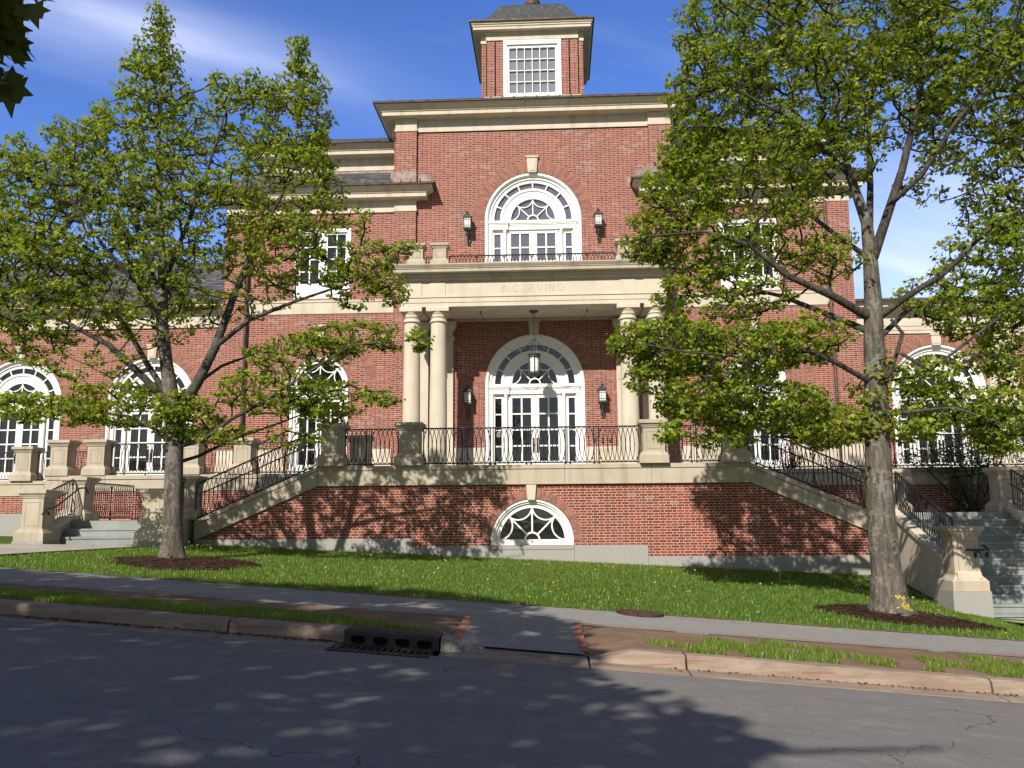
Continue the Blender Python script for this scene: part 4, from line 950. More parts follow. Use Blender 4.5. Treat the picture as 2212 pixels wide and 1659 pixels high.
# ------------------------------------------------------------------ staircases
for s in (-1, 1):
    zl = .05 if s < 0 else .10; lab = 'left staircase, three bluestone steps up to a landing and a flight along the wall' if s < 0 else 'right staircase, twelve wide bluestone steps and a flight along the wall'
    S = thing('stone_staircase', (s*10.5, 0, zl-.5), lab, 'staircase')
    n = 8; dz = (FL-.04-zl)/n
    for i in range(n):
        x0, x1 = sorted((s*(8.35-2.9*i/n), s*(8.35-2.9*(i+1)/n-.03))); z = zl+dz*(i+1)
        k = MB(); k.box(x0, x1, .43, 3.48, z-.5, z-.035); e0, e1 = sorted((s*(8.35-2.9*i/n+.03), s*(8.35-2.9*(i+1)/n))); k.box(e0, e1, .43, 3.48, z-.034, z); k.build('step', M['bluestone'], S)
    a, b = sorted((s*8.36, s*12.3)); yl = -.25 if s < 0 else -.05
    MB().box(a, b, .44, 3.49, zl-1.4, zl-.02).build('landing', M['bluestone'], S)
    a, b = sorted((s*9.1, s*12.2)); MB().box(a, b, yl, .44, zl-1.4, zl-.021).build('landing', M['bluestone'], S)
    m_, run, zb = (3, .34, -.56) if s < 0 else (12, .29, -2.0)
    a, b = sorted((s*9.27, s*11.7))
    for i in range(m_):
        z = zl-.02-(zl-.02-zb)*i/m_; y0 = yl-run*i
        k = MB(); k.box(a, b, y0-run, y0+.02, z-.9, z-.05-(zl-.02-zb)/m_+.02) if False else None
        zz = z-(zl-.02-zb)/m_*1.0
        k.box(a, b, y0-run-.0, y0+.02, zz-.5, zz-.05); k.box(a, b, y0-run-.025, y0+.02, zz-.049, zz)
        k.box(a, b, y0-.001, y0+.03, zz, z-.05) if i else None
        if i < m_-1 or True: k.build('step', M['bluestone'], S)
    for u in (9.0, 11.95):
        x = s*u+.07*(s > 0)*(u < 10); hw = .24; y1 = yl-run*m_-.05
        k = MB(); zt0, zt1 = zl-.02+.03, zb+.10+(.18 if s < 0 else .62)
        k.prism_yz([(yl+.9, zb-1.0), (yl+.9, zt0), (yl+.1, zt0), (y1, zt1), (y1, zb-1.0)], x-hw+.05, x+hw-.05)
        k.prism_yz([(yl+.9, zt0+.002), (yl+.9, zt0+.11), (yl+.1, zt0+.11), (y1, zt1+.11), (y1, zt1+.002), (yl+.1, zt0+.002)], x-hw, x+hw)
        k.build('cheek_wall', M['stone'], S)

# ------------------------------------------------------------------ stone piers
def pier(x, y, zt, zb, label, group=None, sc=1., plinth=0., mat='stone_grey', panel=True):
    t = thing('stone_pier', (x, y, zb), label, 'pier', group)
    c = MB(); c.sq(x, y, [(.26*sc, zt-.20*sc), (.285*sc, zt-.195*sc), (.285*sc, zt-.17*sc), (.30*sc, zt-.16*sc), (.325*sc, zt-.11*sc), (.33*sc, zt-.095*sc), (.36*sc, zt-.09*sc), (.36*sc, zt-.012*sc), (.345*sc, zt)])
    c.build('cap', M[mat], t)
    zbase = zb+plinth
    b = MB(); b.sq(x, y, [(.365*sc, zbase), (.365*sc, zbase+.20*sc), (.345*sc, zbase+.215*sc), (.325*sc, zbase+.25*sc), (.295*sc, zbase+.275*sc), (.285*sc, zbase+.30*sc), (.262*sc, zbase+.305*sc)])
    b.build('base', M[mat], t)
    if plinth: MB().sq(x, y, [(.39*sc, zb-.4), (.385*sc, zbase-.003)]).build('plinth', M['granite'], t)
    f = MB(); f.sq(x, y, [(.26*sc, zbase+.304*sc), (.26*sc, zt-.199*sc)]); ob = f.build('shaft', M[mat], t)
    p = MB(); z0, z1 = zbase+.36*sc, zt-.30*sc; h = .26*sc; w_ = .175*sc
    if z1-z0 > .12 and panel:
        for (u0, u1, v0, v1) in ((-w_, w_, z0, z0+.012), (-w_, w_, z1-.012, z1), (-w_, -w_+.012, z0+.012, z1-.012), (w_-.012, w_, z0+.012, z1-.012)):
            p.box(x+u0, x+u1, y-h-.004, y-h+.01, v0, v1)
            p.box(x-h-.004, x-h+.01, y+u0, y+u1, v0, v1); p.box(x+h-.01, x+h+.004, y+u0, y+u1, v0, v1)
        p.build('panel_moulding', M['letter'], ob)
    return t
GP = 'stone piers of the terrace and stairs'
pier(-3.1, .18, 2.47, 1.362, 'stone pier on the coping just left of the portico columns, dappled with shade', GP, mat='stone_grey')
pier(3.13, .18, 2.46, 1.362, 'stone pier on the coping just right of the portico columns, behind maple leaves', GP)
pier(-5.12, .18, 2.47, 1.362, 'stone pier on the coping at the head of the left sloping railing', GP, mat='stone_grey')
pier(5.2, .18, 2.46, 1.362, 'stone pier on the coping at the head of the right sloping railing', GP, mat='stone_grey')
pier(-5.1, 3.3, 2.45, 1.38, 'stone pier with a handrail bracket behind the left terrace railing', GP)
pier(5.2, 3.3, 2.45, 1.38, 'stone pier behind the right terrace railing', GP)
pier(-9.0, .45, 1.17, .03, 'shaded stone pier on the left landing at the foot of the sloping railing', GP)
pier(-11.95, .45, 1.17, .03, 'shaded stone pier on the left landing at the back of the short steps', GP)
pier(-9.0, -1.35, .78, -.62, 'stone pier at the foot of the left steps, half hidden by the maple trunk', GP, plinth=.17)
pier(-11.95, -1.35, .78, -.62, 'leftmost stone pier at the foot of the left steps beside the path', GP, plinth=.17)
pier(9.07, .3, 1.15, .05, 'stone pier on the right landing just right of the big trunk', GP)
pier(11.95, .45, 1.19, .05, 'stone pier at the top right of the wide steps, below the dark shrub', GP)
pier(9.07, -3.24, -.22, -2.05, 'large sunlit stone pier with a bracket at the foot of the wide right steps', GP, plinth=.52)
pier(-14.4, 3.8, 2.47, 1.382, 'stone pier on the rear wall, left one of the close pair above the left steps', GP)
pier(-13.25, 3.8, 2.47, 1.382, 'stone pier on the rear wall, right one of the close pair above the left steps', GP)
pier(-10.35, 3.8, 2.47, 1.382, 'stone pier on the rear wall just right of the left maple trunk', GP)
pier(-8.75, 3.8, 2.47, 1.382, 'stone pier on the rear wall left of the side bay door', GP)
pier(-16.85, 5.95, 2.47, 1.342, 'low stone pier at far left in front of the arched wing doors', GP)
for x, l in ((-2.93, 'inner stone post on the left of the portico balcony'), (-3.68, 'outer stone post on the left of the portico balcony'), (2.93, 'inner stone post on the right of the portico balcony'), (3.68, 'outer stone post on the right of the portico balcony')):
    pier(x, 4.62, 8.70, 7.952, l, 'stone posts on the balcony', .80)

# ------------------------------------------------------------------ wrought iron railings
def railing(p0, p1, label, h=.97, nsub=1, lift_=.06, posts=None, pitch=.113, group='wrought iron railings', inner=False, r=.0085):
    A, Bv = Vector(p0), Vector(p1); D = Bv-A; L = Vector((D.x, D.y, 0)).length; dirx = Vector((D.x, D.y, 0))/L; sl_ = D.z/L
    t = thing('iron_railing', tuple(A.lerp(Bv, .5)), label, 'railing', group)
    def P(u, z): return A+dirx*u+Vector((0, 0, sl_*u+z))
    z0, z1 = lift_, h
    b = MB(); b.tube([P(0, z1), P(L, z1)], .021, 6); b.build('top_rail', M['iron'], t)
    b = MB(); b.tube([P(0, z0), P(L, z0)], .017, 4); b.build('bottom_rail', M['iron'], t)
    if posts is None: posts = [0]+[L*i/nsub for i in range(1, nsub)]+[L]
    ends = []
    for u in posts:
        q = MB(); q.tube([P(u, 0), P(u, z1)], .015, 4); q.tube([P(u, 0), P(u, .02), P(u, .055)], [.045, .035, .018], 8); q.build('post', M['iron'], t)
    inf = MB(); H = (z1-z0-.03)/2; zc = (z0+z1)/2
    segs = [(a, b_) for a, b_ in zip(posts[:-1], posts[1:])]
    for a, b_ in segs:
        ln = b_-a
        if ln < .3:
            inf.tube([P((a+b_)/2, z0), P((a+b_)/2, z1)], .009, 4); continue
        n = max(2, round(ln/pitch)-0); pt = ln/n
        for k in range(1, n):
            c = a+pt*k; pts = []
            for i in range(21):
                an = 2*PI*i/20; pts.append(P(c+pt*.97*math.cos(an), zc+H*math.sin(an)))
            inf.tube(pts, r, 4)
        for e, sg_ in ((a, 1), (b_, -1)):   # half ovals ending in little scrolls
            for sz in (-1, 1):
                pts = [P(e+sg_*pt*.06, zc)]
                for i in range(1, 8): an = PI/2*i/8; pts.append(P(e+sg_*(pt*.06+pt*.75*(1-math.cos(an))*.9), zc+sz*H*.86*math.sin(an)))
                for i in range(7): an = i*.75; rr = .03*(1-i*.09); pts.append(P(e+sg_*(pt*.62-.02-rr*math.sin(an)), zc+sz*(H*.80+rr*math.cos(an)-.0)))
                inf.tube(pts, r, 4)
        for k in range(1, n): q = P(a+pt*k, zc); inf.lathe(q.x, q.y, [(.006, q.z-.025), (.017, q.z), (.006, q.z+.025)], 6)
    inf.build('oval_scrollwork', M['iron'], t)
    if inner:
        q = MB(); off = Vector((dirx.y, -dirx.x, 0))*.10*inner
        q.tube([P(.1, h-.32)+off, P(L-.1, h-.32)+off], .019, 6); q.build('handrail', M['iron'], t)
    return t
railing((-2.76, .18, 1.36), (2.79, .18, 1.36), 'long black iron railing with ovals in front of the entrance doors',
        posts=[0, .09, 1.02, 1.14, 1.76, 1.88, 2.66, 2.80, 3.44, 3.56, 4.32, 4.44, 5.46, 5.55][0:1]+[1.01, 1.13, 1.74, 1.86, 2.66, 2.78, 3.66, 3.78, 4.40, 4.52]+[5.55])
railing((-4.80, .18, 1.36), (-3.42, .18, 1.36), 'short iron railing between the two piers left of the portico', posts=[0, .55, .68, 1.38])
railing((3.46, .18, 1.36), (4.88, .18, 1.36), 'short iron railing between the two piers right of the portico', posts=[0, .65, .78, 1.42])
railing((-5.5, .18, 1.37), (-8.7, .18, -.02), 'sloping iron railing down the left coping', nsub=2, inner=-1)
railing((5.55, .18, 1.37), (8.75, .18, .0), 'sloping iron railing down the right coping', nsub=2, inner=1)
railing((-11.95, -.0+.1, .15), (-11.95, -1.05, -.22), 'short sloping iron railing on the far left of the left steps', h=.95, inner=1)
railing((-9.0, .1, .15), (-9.0, -1.05, -.22), 'short sloping iron railing beside the left maple trunk', h=.95)
railing((9.07, -.02, .13), (9.07, -2.98, -1.05), 'dark iron railing sloping down the left side of the wide right steps', nsub=2, inner=-1)
railing((11.95, .1, .15), (11.95, -3.2, -1.1), 'dark iron railing at the right edge beside the wide steps', nsub=2, inner=1)
railing((-11.95, .80, .05), (-11.95, 3.42, .05), 'iron railing running back across the left landing', h=1.0, nsub=2)
railing((11.95, .80, .1), (11.95, 3.42, .1), 'iron railing running back across the right landing', h=1.0, nsub=2)
railing((-12.9, 3.8, 1.38), (-10.72, 3.8, 1.38), 'iron railing on the rear wall above the left steps', nsub=2)
railing((-9.98, 3.8, 1.38), (-9.12, 3.8, 1.38), 'short iron railing between two rear piers behind the left maple')
railing((-8.38, 3.8, 1.38), (-5.47, 3.8, 1.38), 'iron railing on the rear wall behind the left sloping flight', nsub=2)
railing((5.55, 3.8, 1.38), (8.6, 3.8, 1.38), 'iron railing on the rear wall behind the right sloping flight', nsub=2)
railing((8.7, 3.8, 1.38), (14.3, 3.8, 1.38), 'long iron railing on the rear wall below the right wing doors', nsub=3)
railing((-16.5, 5.95, 1.34), (-14.8, 5.95, 1.34), 'short iron railing right of the far left pier')
railing((-21.5, 5.95, 1.34), (-17.2, 5.95, 1.34), 'iron railing at the left edge before the wing doors', nsub=2)
railing((-2.64, 4.55, 7.90), (2.64, 4.55, 7.90), 'low iron balcony railing above the portico', h=.41, nsub=6, group='balcony railings', r=.007)
railing((-3.39, 4.62, 7.90), (-3.22, 4.62, 7.90), 'tiny iron railing between the two left balcony posts', h=.42, posts=[0, .17], group='balcony railings')
railing((3.22, 4.62, 7.90), (3.39, 4.62, 7.90), 'tiny iron railing between the two right balcony posts', h=.42, posts=[0, .17], group='balcony railings')
def handrail(pts, label):
    t = thing('handrail', pts[0], label, 'handrail'); q = MB(); q.tube(pts, .021, 8); q.build('rail', M['iron'], t)
    q = MB()
    for p in (pts[1], pts[-2]): q.tube([p, (p[0], p[1]+.02, p[2]-.06), (p[0], p[1]+.08, p[2]-.1)], .012, 5); q.lathe(p[0], p[1]+.09, [(.03, p[2]-.16), (.035, p[2]-.1), (.01, p[2]-.06)], 8)
    q.build('bracket', M['iron'], t)
handrail([(-11.62, -1.75, .18), (-11.60, -1.62, .32), (-11.6, -1.3, .34), (-11.6, -.2, .86), (-11.6, .1, .88), (-11.62, .2, .76)], 'slim black handrail on the left steps')
handrail([(9.3, -3.62, -.78), (9.25, -3.6, -.70), (9.05, -3.58, -.70), (9.35, -3.58, -.71), (9.55, -3.45, -.70), (9.52, -3.3, -.62)], 'short black rail end on the large right pier')

# ------------------------------------------------------------------ street furniture
D = thing('storm_drain', (-1.2, -12.3, z_gut(-1.2)), 'dark iron storm drain with four oval mouths set in the kerb', 'storm drain')
h = MB(); x0, x1 = -1.72, -.68; zg = lambda x: z_gut(x)
def slab(mb, x0, x1, y0, y1, b, t, n=10):
    v = []; f = []
    for i in range(n+1):
        x = lerp(x0, x1, i/n); v += [(x, y0, zg(x)+b), (x, y1, zg(x)+b), (x, y1, zg(x)+t), (x, y0, zg(x)+t)]
    for i in range(n):
        for j in range(4): f.append((4*i+j, 4*i+(j+1) % 4, 4*i+4+(j+1) % 4, 4*i+4+j))
    f += [(0, 1, 2, 3), (4*n+3, 4*n+2, 4*n+1, 4*n)]; mb.add(v, f)
slab(h, x0, x1, -12.44, -12.05, .116, .156); slab(h, x0, x1, -12.475, -12.44, .105, .148)
ob = h.build('hood', M['darkiron'], D)
h = MB(); slab(h, x0+.02, x1-.02, -12.40, -12.06, .157, .161); h.build('hood_plate', M['rust'], D)
h = MB()
P = [(x0, 0), (x1, 0), (x1, .118), (x0, .118)]; holes = []
for i in range(4):
    c = lerp(x0, x1, (i+.62)/4.25); holes.append([(c+.082*math.copysign(abs(math.cos(a))**.75, math.cos(a)), (.058)+.046*math.copysign(abs(math.sin(a))**.8, math.sin(a))) for a in [2*PI*j/20 for j in range(20)]])
wall_mesh(h, P, holes, -12.45, .06); h.v = [(x, y, z+zg(x)) for x, y, z in h.v]; h.build('mouth_plate', M['darkiron'], D)
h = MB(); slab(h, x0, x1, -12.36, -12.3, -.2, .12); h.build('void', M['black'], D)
g = MB()
slab(g, -1.8, -.72, -12.96, -12.93, -.02, .014); slab(g, -1.8, -.72, -12.52, -12.49, -.02, .014)
for i in range(15): x = lerp(-1.78, -.75, i/14); slab(g, x-.012, x+.016, -12.93, -12.52, -.02, .012, 2)
g.build('grate', M['rust'], D)
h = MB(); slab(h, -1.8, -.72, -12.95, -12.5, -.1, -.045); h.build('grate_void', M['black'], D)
cw = MB(); v = [(-.66, -12.46, 0), (-.66, -12.12, 0), (-.66, -12.12, .16), (-.66, -12.40, .145), (-.16, -12.36, 0), (-.2, -12.14, 0), (-.2, -12.14, .035), (-.45, -12.36, .075), (-.5, -12.14, .12), (-.4, -12.44, 0)]
cw.v = [(x, y, zg(x)+z) for x, y, z in v]; cw.f = [(0, 1, 2, 3), (3, 2, 8, 7), (7, 8, 6, 4), (4, 6, 5), (0, 3, 7, 9), (9, 7, 4), (1, 5, 6, 8, 2), (0, 9, 4, 5, 1)]
tag(cw.build('concrete_wedge', M['concrete'], at=(-.4, -12.3, z_gut(-.4))), 'broken pale concrete wedge beside the storm drain', 'concrete block')
mc = MB(); mx_, my_ = 1.91, -8.12; zm = z_walk(mx_)+.03
mc.lathe(0, 0, [(.37, -.03), (.37, 0), (.33, 0), (.33, -.006), (.0, -.006)][:4], 40)
for i in range(-5, 6):
    hw = math.sqrt(max(0, .31**2-(i*.055)**2))
    mc.box(-hw, hw, i*.055-.012, i*.055+.012, -.004, .003)
mc.v = [(x+mx_, y+my_, z+z_walk(x+mx_)+.035) for x, y, z in mc.v]
tag(mc.build('manhole_cover', M['rust'], at=(mx_, my_, zm)), 'round rusty manhole cover at the edge of the lawn', 'manhole cover')
db = MB(); rr = random.Random(5)
for i in range(90):
    x = 6.0+.28*rr.gauss(0, 1)*.6; y = YK1-.08-.12*rr.random(); l = .03+.03*rr.random(); a = rr.random()*PI; c_, s_ = l*math.cos(a), l*math.sin(a); z = z_gut(x)+.012+.012*rr.random()
    db.add([(x-c_, y-s_, z), (x-s_*.15, y+c_*.15, z+.01), (x+c_, y+s_, z), (x+s_*.15, y-c_*.15, z+.006)], [(0, 1, 2, 3)])
for i in range(1500):
    x = -12+10.2*rr.random() if i < 1150 else 1.6+11*rr.random(); y = YK1-.015-.11*abs(rr.gauss(0, .55)); l = (.008+.02*rr.random()); a = rr.random()*PI; c_, s_ = l*math.cos(a), l*math.sin(a); z = z_gut(x)+.014+.01*rr.random()
    db.add([(x-c_, y-s_, z), (x-s_*.5, y+c_*.5, z+.006), (x+c_, y+s_, z), (x+s_*.5, y-c_*.5, z+.003)], [(0, 1, 2, 3)])
tag(db.build('leaf_litter', M['mulch']), kind='stuff')

# ------------------------------------------------------------------ trees
F_, CXI, CYI = 1880., 1106., 829.5
def ray(x, y): return CF+CR*((x-CXI)/F_)-CU*((y-CYI)/F_)
def at_y(x, y, Y): d = ray(x, y); return EYE+d*((Y-EYE.y)/d.y)
def in_view(p, mg=.06):
    d = Vector(p)-EYE; z = d.dot(CF)
    if z < .3: return False
    return abs(d.dot(CR)/z) < .5883+mg and abs(d.dot(CU)/z) < .4412+mg
LEAF = [(0, 0), (.16, .05), (.44, -.02), (.34, .20), (.50, .42), (.30, .44), (.20, .62), (.12, .60), (0, 1.0), (-.12, .60), (-.20, .62), (-.30, .44), (-.50, .42), (-.34, .20), (-.44, -.02), (-.16, .05)]
def np_mesh(name, verts, nper, mat, smooth=False):
    """mesh of equal n-gons from an (N*nper,3) array"""
    me = bpy.data.meshes.new(name); n = len(verts); k = n//nper
    me.vertices.add(n); me.vertices.foreach_set('co', verts.astype(np.float32).ravel())
    me.loops.add(n); me.loops.foreach_set('vertex_index', np.arange(n, dtype=np.int32))
    me.polygons.add(k); me.polygons.foreach_set('loop_start', np.arange(0, n, nper, dtype=np.int32))
    me.update(calc_edges=True); me.materials.append(mat)
    return me
def leaves(P, size, rng, droop=(.15, .95), shape=LEAF, azim=None):
    """P: (N,3) petiole points with outward azimuth; returns vertex array of flat leaves"""
    n = len(P); a = rng.uniform(0, 2*PI, n) if azim is None else azim+rng.normal(0, .55, n); s = rng.uniform(*droop, n); c = np.sqrt(1-s*s)
    ax = np.stack([np.cos(a)*c, np.sin(a)*c, -s], 1)
    sd = np.stack([-np.sin(a), np.cos(a), np.zeros(n)], 1); nz = np.cross(sd, ax)
    t = rng.normal(0, .6, n)[:, None]; sd = sd*np.cos(t)+nz*np.sin(t)
    L = (size*rng.uniform(.5, 1.25, n))[:, None]
    sh = np.array(shape); V = np.empty((n, len(sh), 3)); nn = np.cross(sd, ax)
    for i, (u, v) in enumerate(sh):
        fold = -.22*abs(u)-.12*v*v
        V[:, i] = P+(sd*u+ax*v+nn*fold)*L
    return V.reshape(-1, 3)
def grow(limbs, pts, rng, rtip=.004, expo=.45, r_per=.0048):
    """limbs: list of (polyline, radii); pts: leaf cluster points. Twigs link each point to the skeleton."""
    nodes = []; par = []; fixed = []; paths = []
    for pl, rr in limbs:
        P = [Vector(p) for p in pl]; first = None
        prev = -1
        if nodes:
            d = [(Vector(q)-P[0]).length for q in nodes]; prev = int(np.argmin(d))
        ids = [prev] if prev >= 0 else []
        for i in range(len(P)-1):
            n = max(1, int((P[i+1]-P[i]).length/.22))
            for k in range(n + (1 if i == len(P)-2 else 0)):
                t = k/n; nodes.append(tuple(P[i].lerp(P[i+1], t))); par.append(prev); fixed.append(rr[i]*(1-t)+rr[i+1]*t); prev = len(nodes)-1; ids.append(prev)
        paths.append((ids, True))
    cap = len(nodes)+len(pts)*9; A = np.zeros((cap, 3)); A[:len(nodes)] = nodes; N = len(nodes)
    par = par+[0]*(cap-N); fixed = fixed+[0.]*(cap-N); cnt = np.zeros(cap)
    base = A[:N]; d0 = np.array([np.min(np.sum((base-p)**2, 1)) for p in pts]); order = np.argsort(d0)
    ends = []
    for j in order:
        p = pts[j]; D = A[:N]-p; dd = np.sqrt((D**2).sum(1)); up = D[:, 2]
        i = int(np.argmin(dd*(1+.35*np.clip(up/(dd+1e-6), -.2, 1))))
        q = A[i]; v = p-q; L = np.linalg.norm(v)
        if L < .02: continue
        k = min(8, max(1, int(L/.16))); bend = np.array([rng.normal(0, .07), rng.normal(0, .07), -.10+rng.normal(0, .05)])*L
        prev = i; ids = [i]
        for m_ in range(1, k+1):
            t = m_/k; A[N] = q+v*t+bend*4*t*(1-t)*.6+(rng.normal(0, .02, 3)*L*.4 if m_ < k else 0); par[N] = prev; prev = N; ids.append(N); N += 1
        x = prev
        while x >= 0: cnt[x] += 1; x = par[x]
        paths.append((ids, False)); ends.append(prev)
    thick, thin, mid = MB(), MB(), MB(); first = True
    for ids, fx in paths:
        if len(ids) < 2: continue
        if fx:
            rr = [fixed[i] for i in ids]
            if par[ids[0]] >= -1 and len(ids) > 1: rr[0] = min(fixed[ids[0]], rr[1]*1.15) if fixed[ids[0]] else rr[1]
            (thick if first else mid).tube([A[i] for i in ids], rr, 12 if first else 8); first = False
        else:
            rr = [min(rtip+r_per*cnt[i]**expo, .021) for i in ids]; rr[0] = min(rr[0], rr[1]*1.1)
            thin.tube([A[i] for i in ids], rr, 4 if max(rr) < .014 else 5)
    return thick, thin, mid
def tree(name, base, label, limbs, pts, nleaf, lsize, rng, spread=.17, leafmat='leaf', flare=True, cat='tree', cull=False, droop=(.3, 1.0)):
    t = thing(name, base, label, cat)
    thick, thin, mid = grow(limbs, pts, rng)
    if flare:
        b = Vector(base); r = limbs[0][1][0]; v = []; n = 22
        for z, k in ((-.15, 2.1), (.0, 1.75), (.08, 1.42), (.2, 1.2), (.42, 1.06), (.7, 1.0)):
            for i in range(n):
                a = 2*PI*i/n; rr = r*k*(1+.16*(k-1)*math.cos(5*a+1)+.1*(k-1)*math.sin(3*a)); ax = Vector(limbs[0][0][1])-b; o = ax*(max(z, 0)/ax.z) if ax.z else Vector()
                v.append((b.x+o.x+rr*math.cos(a), b.y+o.y+rr*math.sin(a), b.z+z))
        thick.add(v, [(j*n+i, j*n+(i+1) % n, (j+1)*n+(i+1) % n, (j+1)*n+i) for j in range(5) for i in range(n)])
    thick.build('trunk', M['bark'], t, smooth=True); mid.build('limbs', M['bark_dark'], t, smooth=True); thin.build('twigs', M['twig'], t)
    Q = np.repeat(pts, nleaf, 0); dirs = rng.normal(0, 1, Q.shape); dirs /= np.linalg.norm(dirs, axis=1)[:, None]
    Q = Q+dirs*spread*rng.uniform(.1, 1, len(Q))[:, None]**.6*np.array([1, 1, .6])+np.array([0, 0, .05])
    V = leaves(Q, lsize, rng, droop, LEAF, np.arctan2(dirs[:, 1], dirs[:, 0]))
    me = np_mesh('crown', V-np.array(base), len(LEAF), M[leafmat])
    o = bpy.data.objects.new('crown', me); COL.objects.link(o); o.parent = t
    return t
def ell_points(E, Y0, rng, dens):
    """crown lobes given as (cx,cy,rx,ry,depth,weight) in the plane of the trunk, filled through their depth"""
    out = []
    for cx, cy, rx, ry, dep, wgt in E:
        n = int(dens*wgt*rx*ry/1000.)
        for _ in range(max(1, n)):
            a = rng.uniform(0, 2*PI); q = math.sqrt(rng.uniform(0, 1)); u, v = q*math.cos(a), q*math.sin(a)
            dy = rng.uniform(-1, 1)*dep*math.sqrt(max(.08, 1-q*q))
            p = at_y(cx+rx*u, cy+ry*v, Y0); ctr = at_y(cx, cy, Y0)
            k = (Y0+dy-EYE.y)/(Y0-EYE.y)
            out.append((p.x, Y0+dy, p.z))       # a real offset in depth, keeping real x and height
    return np.array(out)
def limb(Y0, pts, dys, rads): return [tuple(at_y(x, y, Y0+d)) for (x, y), d in zip(pts, dys)], rads

rng = np.random.default_rng(11)
Y1 = -5.0; b1 = at_y(372, 1216, Y1); b1.z = gz(b1.x, Y1)-.02
E1 = [(345, 55, 18, 42, .35, 2.6), (338, 125, 44, 50, .7, 1.9), (335, 205, 72, 55, 1.2, 1.7), (345, 285, 95, 60, 1.6, 1.3),
      (650, 122, 20, 36, .4, 2.4), (655, 185, 46, 42, .7, 1.8), (640, 262, 78, 62, 1.2, 1.5), (470, 188, 20, 34, .4, 1.9), (535, 196, 26, 44, .4, 1.8), (590, 205, 30, 40, .5, 1.3),
      (510, 280, 90, 56, 1.3, 1.3), (215, 255, 26, 28, .4, 2), (185, 322, 82, 56, 1.0, 1.6), (40, 338, 34, 44, .5, 1.8), (95, 400, 105, 60, 1.3, 1.5),
      (330, 370, 150, 90, 2.2, 1.1), (150, 480, 170, 105, 2.4, 1.25), (400, 470, 180, 100, 2.6, 1.0), (620, 420, 120, 110, 1.9, 1.3), (690, 345, 28, 70, .6, 1.4),
      (60, 570, 115, 90, 2.0, 1.35), (245, 600, 180, 80, 2.6, 1.0), (470, 600, 150, 80, 2.6, .75), (650, 550, 110, 70, 1.7, 1.1), (790, 560, 70, 36, .7, .9), (770, 480, 28, 26, .4, 1.2), (790, 600, 90, 40, .7, .9),
      (-60, 480, 70, 120, 1.5, 1.0), (-50, 640, 80, 90, 1.5, 1.0),
      (870, 545, 38, 24, .4, 1.3), (850, 640, 34, 26, .4, 1.2), (760, 640, 60, 26, .6, .7), (640, 770, 110, 36, 1.1, 1.3), (760, 735, 110, 38, .8, 1.5), (900, 738, 28, 22, .3, 1.8), (590, 850, 120, 48, 1.2, 1.4), (720, 868, 90, 42, .9, 1.3), (840, 862, 26, 24, .3, 1.6),
      (120, 680, 130, 60, 1.6, 1.2), (40, 735, 80, 45, 1.0, 1.2), (330, 690, 120, 50, 1.5, .7), (190, 790, 120, 30, 1.0, .6), (270, 880, 150, 46, 1.3, 1.6), (110, 890, 110, 34, 1.0, 1.7), (20, 880, 60, 30, .8, 1.2), (400, 905, 70, 50, .9, 1.8), (470, 945, 80, 26, .6, 1.0), (600, 950, 90, 22, .6, .6), (700, 905, 60, 26, .5, .9)]
P1 = ell_points(E1, Y1, rng, 17.)
tr = lambda pts, d, r: limb(Y1, pts, d, r)
L1 = [([tuple(b1), tuple(at_y(374, 1100, Y1)), tuple(at_y(376, 1000, Y1)), tuple(at_y(378, 930, Y1)), tuple(at_y(374, 880, Y1)), tuple(at_y(360, 790, Y1)), tuple(at_y(350, 700, Y1)), tuple(at_y(352, 600, Y1+.1)), tuple(at_y(345, 480, Y1+.1)), tuple(at_y(342, 340, Y1)), tuple(at_y(346, 180, Y1)), tuple(at_y(347, 40, Y1))],
       [.20, .185, .175, .175, .165, .13, .12, .10, .075, .05, .028, .008]),
      tr([(380, 890), (425, 830), (465, 750), (505, 640), (555, 520), (610, 420), (640, 300), (652, 120)], [0, .1, .2, .3, .4, .4, .3, .2], [.115, .105, .09, .072, .052, .036, .02, .007]),
      tr([(372, 880), (310, 815), (235, 745), (150, 700), (60, 660), (-20, 640)], [0, -.2, -.4, -.5, -.5, -.4], [.085, .075, .055, .04, .024, .01]),
      tr([(372, 870), (320, 790), (270, 700), (200, 630), (110, 560), (20, 500)], [0, .3, .6, .8, .9, .9], [.07, .06, .05, .04, .025, .01]),
      tr([(352, 700), (300, 620), (230, 540), (160, 440), (110, 360)], [0, -.5, -.9, -1.1, -1.1], [.06, .05, .038, .024, .01]),
      tr([(352, 650), (310, 540), (270, 420), (215, 280)], [0, .4, .7, .8], [.05, .04, .026, .01]),
      tr([(350, 620), (390, 520), (430, 420), (470, 300), (500, 200)], [0, -.6, -1, -1.2, -1], [.055, .045, .034, .022, .008]),
      tr([(470, 745), (540, 690), (640, 650), (760, 610), (860, 560)], [.2, -.1, -.3, -.4, -.4], [.06, .045, .032, .02, .008]),
      tr([(380, 965), (440, 950), (500, 905), (570, 868), (650, 815), (760, 745), (890, 735)], [0, -.3, -.5, -.6, -.7, -.7, -.6], [.055, .045, .04, .034, .027, .018, .006]),
      tr([(380, 1000), (430, 985), (500, 950), (600, 915), (720, 870)], [0, .4, .7, .9, 1.0], [.04, .034, .028, .02, .008]),
      tr([(372, 960), (330, 925), (280, 900), (180, 885), (60, 880)], [0, .3, .5, .6, .6], [.045, .036, .03, .02, .008]),
      tr([(430, 825), (480, 790), (560, 760), (660, 770)], [.1, .5, .8, 1.0], [.04, .032, .022, .01])]
tree('maple_tree', tuple(b1), 'slender young maple with a pointed crown in front of the left steps', L1, P1, 13, .09, rng, spread=.15)

